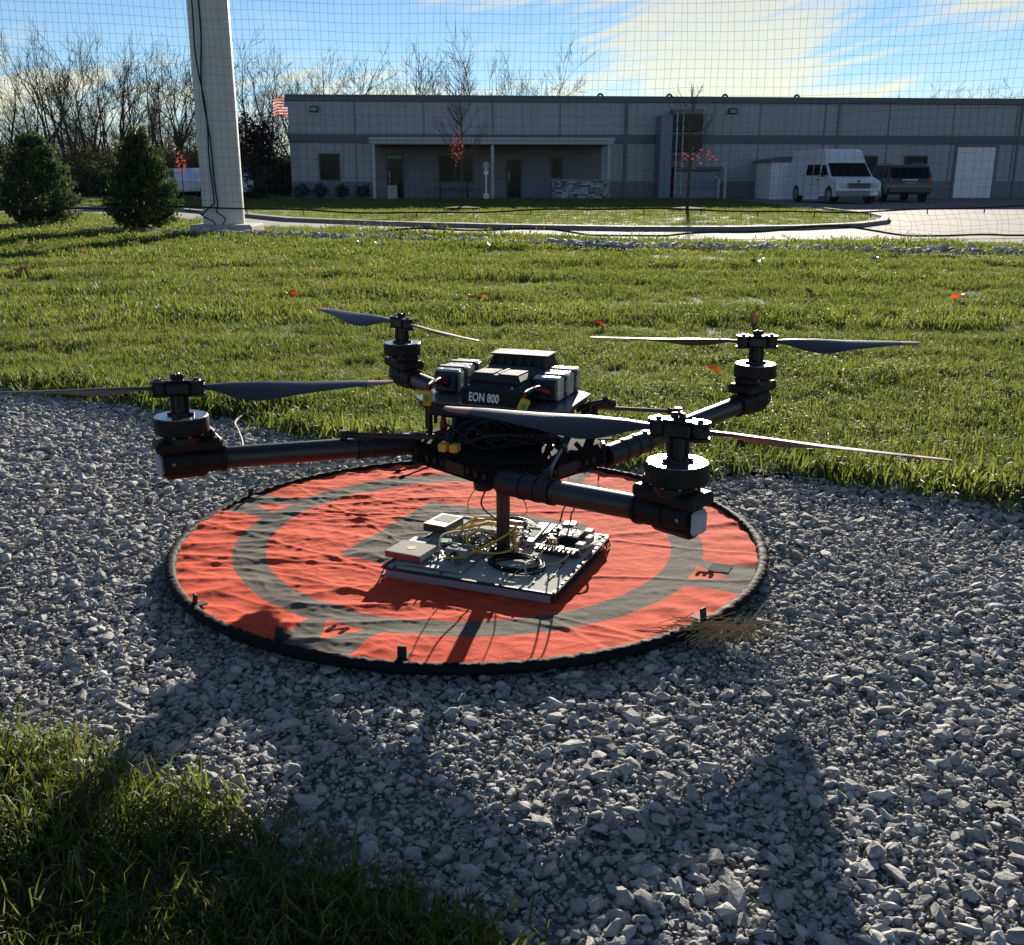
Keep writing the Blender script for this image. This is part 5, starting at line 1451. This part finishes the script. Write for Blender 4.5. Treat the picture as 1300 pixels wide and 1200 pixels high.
fan = ob('cooling_fan', b, M_pblk)
b = MB(); b.box((.172, .02, ZT + .0375), (.057, .057, .0015), rz=-.06, b=.0005); b.build('fan_frame', M_plg, fan)
b = MB(); b.ring((.172, .02, ZT + .0384), .0255, .0225, .0012, 28); b.build('fan_ring', M_pblk, fan)
b = MB(); b.cyl((.172, .02, ZT + .0384), .0225, .0006, 28); b.build('fan_well', M_pblk, fan)
b = MB(); b.cyl((.172, .02, ZT + .039), .0115, .002, 20); b.build('fan_hub', M_cw, fan)
for i in range(7):
    a = i * .8976; b = MB(); b.box((.172 + .017 * math.cos(a), .02 + .017 * math.sin(a), ZT + .0395), (.011, .006, .0008), M=None, rz=a + .5); b.build('fan_blade', M_plg, fan)
b = MB(); b.box((.148, .092, ZT + .026), (.034, .034, .026), rz=.1, b=.0015); ob('network_jack', b, M_met)
b = MB(); b.box((.205, .072, ZT + .022), (.022, .03, .018), b=.0015); ob('white_plug', b, M_cw)
b = MB(); b.box((.222, .020, ZT + .024), (.016, .030, .020), rz=-.1, b=.001); ob('white_plug', b, M_cw)
b = MB(); b.box((.213, -.028, ZT + .022), (.022, .026, .016), rz=-.1, b=.001); ob('white_plug', b, M_cw)
chips(tray, -.085, -.17, ZT + .012, .13, .15, 18, (M_pblk, M_pcb, M_plg, M_pblk))
chips(lm, .062, .03, ZT + .022, .03, .12, 12, (M_pblk, M_pcb, M_plg))
for i in range(10):
    x, y = rd.uniform(-.02, .06), rd.uniform(-.03, .09); b = MB(); b.box((x, y, ZT + .008), (rd.uniform(.012, .028), rd.uniform(.012, .03), rd.uniform(.008, .018)), rz=rd.uniform(-.3, .3), b=.001); ob('small_module', b, rd.choice((M_pblk, M_pcb, M_plg, M_pcbp)))
# row of coax connectors along the front of the board
b = MB(); b.box((.168, -.082, ZT + .020), (.112, .012, .028), rz=-.06, b=.001); rail = ob('connector_rail', b, M_pblk)
for i in range(9):
    x = .120 + i * .0120; y = -.0835 - i * .0007
    b = MB(); b.tube([(x, y, ZT + .030), (x, y - .022, ZT + .031)], .0036, 10); b.tube([(x, y - .004, ZT + .030), (x, y - .010, ZT + .030)], .0050, 6); b.build('coax_connector', M_brass, rail)
for i in range(5):
    x = .134 + i * .006; b = MB(); b.tube([(x, -.05 - .002 * i, ZT + .016), (x, -.052, ZT + .048)], .0026, 8); b.build('pin_header', M_brass, rail)
def cab(pts, r, m, name='cable', n=7): b = MB(); b.tube(spline(pts, n), r, 6); return ob(name, b, m)
Z = ZT
cab([(.142, -.107, Z + .031), (.144, -.132, Z + .022), (.16, -.142, Z + .006), (.186, -.136, Z + .006), (.205, -.118, Z + .024), (.206, -.11, Z + .031)], .0019, M_cyd, 'coax_loop')
# black coil
b = MB()
for k in range(7):
    pts = []; r = rd.uniform(.048, .066); ex, ey = rd.gauss(0, .004), rd.gauss(0, .004); ph = rd.uniform(0, 6.28)
    for i in range(41):
        a = i / 40 * 6.2832 + ph; pts.append((.100 + ex + r * 1.12 * math.cos(a), -.178 + ey + r * .86 * math.sin(a), Z + .006 + k * .0022 + .003 * math.sin(a * 2 + k)))
    b.tube(pts, .0026, 6)
ob('cable_coil', b, M_cable)
for i, pts in enumerate((((.150, -.205, Z + .012), (.166, -.24, Z + .004), (.168, -.29, Z + .003)), ((.128, -.22, Z + .02), (.118, -.255, Z + .012), (.112, -.288, Z + .004)), ((.205, -.13, Z + .01), (.20, -.19, Z + .003), (.196, -.25, Z + .003)))):
    cab(pts, .0018, M_cable)
cab([(.14, -.165, Z + .024), (.134, -.20, Z + .034), (.138, -.225, Z + .030), (.150, -.25, Z + .006)], .0032, M_cw, 'cable_tie')
cab([(.152, -.165, Z + .026), (.142, -.16, Z + .036), (.132, -.172, Z + .034), (.142, -.19, Z + .028)], .0028, M_cw, 'cable_tie')
# yellow leads that wrap round the mast
mx_, my_ = .036, -.099
cab([(-.085, -.195, Z + .018), (-.105, -.165, Z + .04), (-.108, -.125, Z + .052), (-.06, -.085, Z + .056), (-.01, -.075, Z + .058), (.03, -.068, Z + .060), (.062, -.085, Z + .072), (.066, -.10, Z + .078)], .0036, M_cyd)
cab([(.064, -.082, Z + .084), (.04, -.130, Z + .064), (.0, -.165, Z + .036), (-.04, -.205, Z + .020), (-.075, -.215, Z + .016)], .0036, M_cy)
cab([(-.03, -.10, Z + .066), (-.045, -.13, Z + .056), (-.02, -.165, Z + .034), (.03, -.158, Z + .024), (.065, -.125, Z + .026), (.064, -.09, Z + .05), (.055, -.06, Z + .08)], .0036, M_cy)
cab([(.062, -.085, Z + .09), (.066, -.10, Z + .06), (.078, -.115, Z + .03), (.088, -.11, Z + .02)], .0034, M_cy)
for i in range(6):
    z = Z + .045 + rd.uniform(0, .03); y = -.03 + rd.uniform(-.02, .03)
    cab([(-.12 + rd.uniform(-.02, .03), -.08 + rd.uniform(-.03, .03), Z + .03), (-.07, -.05 + rd.uniform(-.02, .03), z), (-.02, y, z + .008), (.02, y - .01, z + .006), (.05, y + .02, z - .01)], .0034, M_cy if i % 3 else M_cyd)
for i in range(22):
    a = rd.uniform(0, 6.28); r = rd.uniform(.02, .05); cx, cy = -.03 + rd.gauss(0, .025), -.075 + rd.gauss(0, .035)
    cab([(cx + r * math.cos(a + k * .8), cy + r * .8 * math.sin(a + k * .8), Z + .012 + rd.uniform(0, .035)) for k in range(6)], rd.choice((.0014, .0018, .0024)), rd.choice((M_cable, M_cable, M_cw, M_cw, M_cyd)))
for i in range(4):
    cab([(.04, .055 + i * .004, Z + .012 + i * .004), (.0, .075, Z + .02 + .004 * i), (-.06, .06 - i * .01, Z + .02 + i * .004), (-.075, .015, Z + .02), (-.04, -.02, Z + .018 + i * .003), (.02, .0 - i * .006, Z + .02), (.06, .03, Z + .014)], .003, M_cg if i < 2 else (M_cable if i == 2 else M_cw), 'loop_cable')
for i in range(3):
    cab([(.07, .055 + i * .006, Z + .018), (.04, .07 + i * .008, Z + .03), (.0, .075 + i * .006, Z + .03 + i * .004), (-.05, .085, Z + .02), (-.08, .07, Z + .015)], .003, (M_cg, M_cable, M_cg)[i], 'loop_cable')
for i in range(6):
    x = rd.uniform(.09, .20); cab([(x, rd.uniform(-.05, .06), Z + .02), (x + rd.uniform(-.04, .02), rd.uniform(-.06, .08), Z + .045), (rd.uniform(.06, .14), rd.uniform(-.08, .05), Z + .016)], .0015, rd.choice((M_cable, M_cw, M_cable)))
cab([(.23, .02, Z + .02), (.243, -.01, Z + .03), (.232, -.045, Z + .028), (.215, -.05, Z + .02)], .003, M_cyd)
cab([(-.07, -.225, Z + .03), (-.08, -.21, Z + .035), (-.085, -.195, Z + .025)], .004, M_cyd, 'lead_end')
for (x, y) in ((-.045, -.225), (-.105, -.165), (-.09, -.235)):
    b = MB(); b.cyl((x, y, Z + .009), .0022, .024, 8); ob('standoff', b, M_met)

for o in brd.children:      # keep the components low on the panel
    if o.name.split('.')[0] not in ('panel_top', 'edge_strip', 'base_frame', 'side_rail', 'panel_screw'):
        o.scale.z = .74; o.location.z = ZT * (1 - .74)
# ------------------------------------------------------------------ cord, straw, litter
pts = [(-.93, 4.36, .03), (-.997, 4.309, .02), (-1.054, 4.123, .012), (-1.07, 3.871, .012), (-1.015, 3.694, .014), (-.963, 3.543, .012), (-.904, 3.331, .010), (-.834, 3.206, .012), (-.76, 3.19, .012), (-.631, 3.215, .014), (-.536, 3.235, .016), (-.40, 3.22, .02)]
b = MB(); b.tube(spline(pts, 8), .0042, 6)
tag(b.build('cord', mat('cord_pale', (.36, .34, .28), .8)), 'thin pale cord lying across the gravel behind the left arm to the pad edge', 'cord')
M_straw = mat('straw', (.42, .33, .18), .8, trans=.3, rand=.2)
def straw(x, y, n, sp, ax, name, label):
    b = MB(); q = random.Random(int(x * 1000))
    for i in range(n):
        a = ax + q.gauss(0, .5); L = q.uniform(.03, .13); c = Vector((x + q.gauss(0, sp), y + q.gauss(0, sp * .4), .010 + q.uniform(0, .02))); d = Vector((math.cos(a), math.sin(a), q.gauss(0, .16)))
        b.tube([c - d * L * .5, c + Vector((q.gauss(0, .006), q.gauss(0, .006), q.uniform(0, .008))), c + d * L * .5], .0009, 3, caps=False)
    o = b.build(name, M_straw, smooth=0); tag(o, label, 'dry grass')
straw(.45, 1.95, 75, .05, .1, 'dry_grass_tuft', 'tuft of dry straw caught under the right front edge of the pad')
straw(.43, 1.92, 40, .03, .9, 'dry_grass_tuft', 'smaller wisp of dry straw right at the pad rim beside the longer tuft')
M_fall = mat('fallen_leaf', (.50, .07, .02), .6, trans=.35, rand=.3)
M_fallb = mat('fallen_leaf_brown', (.12, .06, .03), .7, trans=.2)
M_teal = mat('litter_teal', (.10, .45, .50), .4)
def leaf(x, y, s, m, rz, label, z=.05, tilt=.4):
    b = MB(); k = 14; out = []
    for i in range(k):
        a = 2 * math.pi * i / k; r = s * (.62 + .38 * abs(math.cos(2.5 * a))) * (1.2 if i == 0 else 1)
        out.append((r * math.cos(a), r * .8 * math.sin(a), .25 * s * math.sin(a * 2) + .1 * s))
    b.add([(0, 0, 0)] + out, [(0, 1 + i, 1 + (i + 1) % k) for i in range(k)])
    o = b.build('fallen_leaf', m, smooth=0); o.location = (x, y, z); o.rotation_euler = (tilt, tilt * .6, rz)
    tag(o, label, 'leaf', 'fallen leaves on the lawn')
leaf(-5.33, 12.9, .07, M_fall, .4, 'red fallen leaf on the far left lawn near the pole shadow')
leaf(-.22, 7.85, .055, M_fall, 1.2, 'orange fallen leaf on the lawn behind the left rear rotor')
leaf(-.30, 7.84, .045, M_fallb, 2.2, 'brown fallen leaf touching the orange one behind the left rear rotor')
leaf(-1.73, 8.05, .06, M_fall, .2, 'red fallen leaf on the lawn left of the rear left rotor')
leaf(3.4, 7.85, .06, M_fall, 3.0, 'red fallen leaf on the lawn at the right side')
leaf(.54, 6.34, .05, M_fall, 1.0, 'red fallen leaf just above the left tip of the right rear rotor')
leaf(1.55, 6.6, .05, M_fallb, 2.0, 'dark red leaf standing on edge above the right rear rotor hub', tilt=1.3)
leaf(-4.7, 9.9, .10, M_fallb, .5, 'large brown leaf on the left lawn')
leaf(-2.98, 8.9, .06, M_fallb, 1.5, 'small brown leaf on the left lawn right of the large one')
leaf(.95, 4.75, .05, M_fall, .9, 'red leaf under the broad blade of the right rear rotor')
leaf(-3.6, 6.9, .05, M_fall, .7, 'red leaf in the left lawn nearest the gravel')
leaf(2.35, 8.2, .05, M_fallb, .7, 'small dark leaf on the lawn right of the rear rotor')
leaf(3.25, 5.2, .05, M_fall, 2.7, 'red leaf in the lawn at the far right above the gravel edge')
for i, (x, y, lb) in enumerate(((-1.75, 13.9, 'scrap of pale teal film on the lawn right of the pole foot'), (-2.05, 14.3, 'second scrap of teal film, just beyond the first and nearer the pole'), (-.26, 13.9, 'teal scrap of film on the far lawn below the porch'), (2.62, 11.2, 'teal scrap on the right lawn before the cobbles, nearest the middle'), (3.99, 11.55, 'curled teal scrap on the right lawn below the white van'))):
    b = MB(); q = random.Random(i); pv = []
    for u in range(6):
        for v in range(3): pv.append((u * .03 - .08, v * .03, .02 * math.sin(u * 1.4 + v) + q.uniform(0, .012)))
    b.add(pv, [(u * 3 + v, u * 3 + 3 + v, u * 3 + 4 + v, u * 3 + v + 1) for u in range(5) for v in range(2)])
    o = b.build('film_scrap', M_teal, smooth=60); o.location = (x, y, .05); o.rotation_euler = (.2, .1, i * 1.1); tag(o, lb, 'litter', 'teal scraps on the lawn')

# ------------------------------------------------------------------ grass
def grass_mat(name, c0, c1, c2, tr):
    m = bpy.data.materials.new(name); m.use_nodes = True; t = m.node_tree; N, L = t.nodes, t.links
    b = N['Principled BSDF']; b.inputs['Roughness'].default_value = .55; b.inputs['Specular IOR Level'].default_value = .22
    oi = N.new('ShaderNodeObjectInfo'); ge = N.new('ShaderNodeNewGeometry'); nz = N.new('ShaderNodeTexNoise'); nz.inputs['Scale'].default_value = 1.1; nz.inputs['Detail'].default_value = 5
    L.new(ge.outputs['Position'], nz.inputs['Vector'])
    ad = N.new('ShaderNodeMath'); ad.operation = 'MULTIPLY_ADD'; ad.inputs[1].default_value = .45; L.new(oi.outputs['Random'], ad.inputs[0])
    s_ = N.new('ShaderNodeMath'); s_.operation = 'MULTIPLY_ADD'; s_.inputs[1].default_value = 1.5; s_.inputs[2].default_value = -.48; L.new(nz.outputs[0], s_.inputs[0]); L.new(s_.outputs[0], ad.inputs[2])
    rp_ = N.new('ShaderNodeValToRGB'); e = rp_.color_ramp.elements; e[0].color = (*c0, 1); e[1].color = (*c2, 1); x = e.new(.5); x.color = (*c1, 1); L.new(ad.outputs[0], rp_.inputs[0])
    L.new(rp_.outputs[0], b.inputs['Base Color'])
    tn = N.new('ShaderNodeBsdfTranslucent'); gm = N.new('ShaderNodeMixRGB'); gm.blend_type = 'MULTIPLY'; gm.inputs[0].default_value = 1; gm.inputs[2].default_value = (1.3, 1.28, .72, 1); L.new(rp_.outputs[0], gm.inputs[1]); L.new(gm.outputs[0], tn.inputs['Color'])
    ms = N.new('ShaderNodeMixShader'); ms.inputs[0].default_value = tr; L.new(b.outputs[0], ms.inputs[1]); L.new(tn.outputs[0], ms.inputs[2]); L.new(ms.outputs[0], N['Material Output'].inputs['Surface'])
    return m
M_gr = grass_mat('lawn_grass', (.068, .092, .026), (.106, .142, .037), (.180, .190, .068), .55)
M_gr2 = grass_mat('rough_grass', (.056, .082, .020), (.092, .124, .030), (.170, .172, .055), .55)
M_dry = mat('dry_blade', (.24, .20, .09), .6, trans=.35, rand=.2)
def tuft(seed, nb, rad, h0, h1, w, lean, m, dry=.05):
    rd = random.Random(seed); b = MB()
    for i in range(nb):
        a = rd.uniform(0, 6.283); rr = rad * math.sqrt(rd.random()); p = Vector((rr * math.cos(a), rr * math.sin(a), -.005))
        h = rd.uniform(h0, h1); ba = rd.uniform(0, 6.283); l = rd.uniform(.1, 1) * lean; dd = Vector((math.cos(ba), math.sin(ba), 0)); wa = ba + 1.57 + rd.gauss(0, .5); wv = Vector((math.cos(wa), math.sin(wa), 0)) * w * rd.uniform(.6, 1.2) * .5
        b.cur = 1 if rd.random() < dry else 0
        q1 = p + Vector((0, 0, h * .45)) + dd * h * l * .18; q2 = p + Vector((0, 0, h * .80)) + dd * h * l * .55; q3 = p + Vector((0, 0, h * (1 - .25 * l))) + dd * h * l * 1.05
        b.add([p - wv, p + wv, q1 - wv * .9, q1 + wv * .9, q2 - wv * .6, q2 + wv * .6, q3], [(0, 1, 3, 2), (2, 3, 5, 4), (4, 5, 6)])
    o = b.build('grass_tuft', [m, M_dry], smooth=180, link=False)
    return o
def field(poly, x0, x1, y0, y1, dens, edge=0.03, frus=None):
    n = int((x1 - x0) * (y1 - y0) * dens); x = rng.uniform(x0, x1, n); y = rng.uniform(y0, y1, n)
    k = inpoly(x + rng.normal(0, edge, n), y + rng.normal(0, edge, n), poly)
    k &= np.abs(x) < .72 * np.maximum(y, .5) + 1.2
    return np.c_[x[k], y[k]]
def vary(P, sc, amp=.5, f=1.7):
    v = np.array([noise.noise(Vector((a * f * .55, b_ * f * 1.6, 3.3))) + .6 * noise.noise(Vector((a * f * 3.7, b_ * f * 3.7, 7.3))) for a, b_ in P])
    mow = np.array([math.sin(b_ * 4.6 + 1.2 * noise.noise(Vector((a * .35, b_ * .6, 1.1)))) for a, b_ in P])
    return sc * np.clip(1 + amp * (v + .20 * mow), .35, 1.9)
short = [tuft(s, 28, .055, .020, .052, .0038, .9, M_gr, .05) for s in range(6)]
mid_ = [tuft(20 + s, 46, .12, .022, .054, .0068, .8, M_gr, .05) for s in range(5)]
far_ = [tuft(40 + s, 56, .22, .020, .048, .011, .8, M_gr, .05) for s in range(4)]
def put(name, P, variants, sc, z=-.008, lean=.18):
    n = len(P); s = sc
    scatter(name, np.c_[P, np.full(n, z)], np.c_[rng.normal(0, lean, n), rng.normal(0, lean, n), rng.uniform(0, 6.283, n)], np.c_[s, s, s * rng.uniform(.8, 1.2, n)], rng.integers(0, len(variants), n), variants)
Pn = field(LAWN, -4.5, 5.5, 1.2, 6.5, 560, .035)
s = vary(Pn, 1.0, .65)
# the uncut fringe along the gravel stands taller
ge = np.array(GRASS_EDGE); dmin = np.full(len(Pn), 9.)
for i in range(len(ge) - 1):
    a, c = ge[i], ge[i + 1]; ab = c - a; t = np.clip(((Pn - a) @ ab) / (ab @ ab), 0, 1); dmin = np.minimum(dmin, np.linalg.norm(Pn - (a + t[:, None] * ab), axis=1))
s = s * (1 + .75 * np.exp(-dmin / .20))
put('lawn_grass_near', Pn, short, s)
Pm = field(LAWN, -9, 9, 6.5, 12, 170, .03); put('lawn_grass_middle', Pm, mid_, vary(Pm, 1.0, .75, 1.3))
Pf = field(LAWN, -20, 18, 12, 27, 62, .05); Pf = Pf[np.hypot(Pf[:, 0] + 4.93, Pf[:, 1] - 18.05) > .75]
lx = np.array([p[0] for p in line]); ly = np.array([p[1] for p in line])
Pf = Pf[(np.abs(Pf[:, 1] - np.interp(Pf[:, 0], lx, ly)) > .30 * rng.uniform(.5, 1.1, len(Pf))) | (Pf[:, 0] < -3.2)]; put('lawn_grass_far', Pf, far_, vary(Pf, 1.0, .75, .9))
ISL = KERB[1:] + [(-12, 47), (-26, 47)]
Pi = field(ISL, -24, 10, 19, 46.3, 26, .0)
kin = inpoly(Pi[:, 0], Pi[:, 1] - .35, ISL) & inpoly(Pi[:, 0] + .3, Pi[:, 1], ISL)
Pi = Pi[kin]; put('island_grass', Pi, far_, vary(Pi, .8, .4, .6), z=-.004)
# the rougher tufts at the lower left
rough = [tuft(60 + s, 26, .05, .03, .075, .0034, 1.15, M_gr2, .10) for s in range(6)]
NP = NEAR_EDGE + [(5, -8), (-12, -8)]
Pr = field(NP, -2.2, .6, .55, 2.6, 900, .03); put('rough_grass', Pr, rough, vary(Pr, .85, .6, 3.0), z=-.012, lean=.32)
low = [tuft(80 + s, 30, .06, .02, .055, .0035, 1.0, M_gr2, .15) for s in range(4)]
Pr = field(NP, -2.2, .6, .55, 2.6, 700, .03); put('rough_grass_low', Pr, low, vary(Pr, 1.0, .4, 3.0), z=-.010, lean=.3)
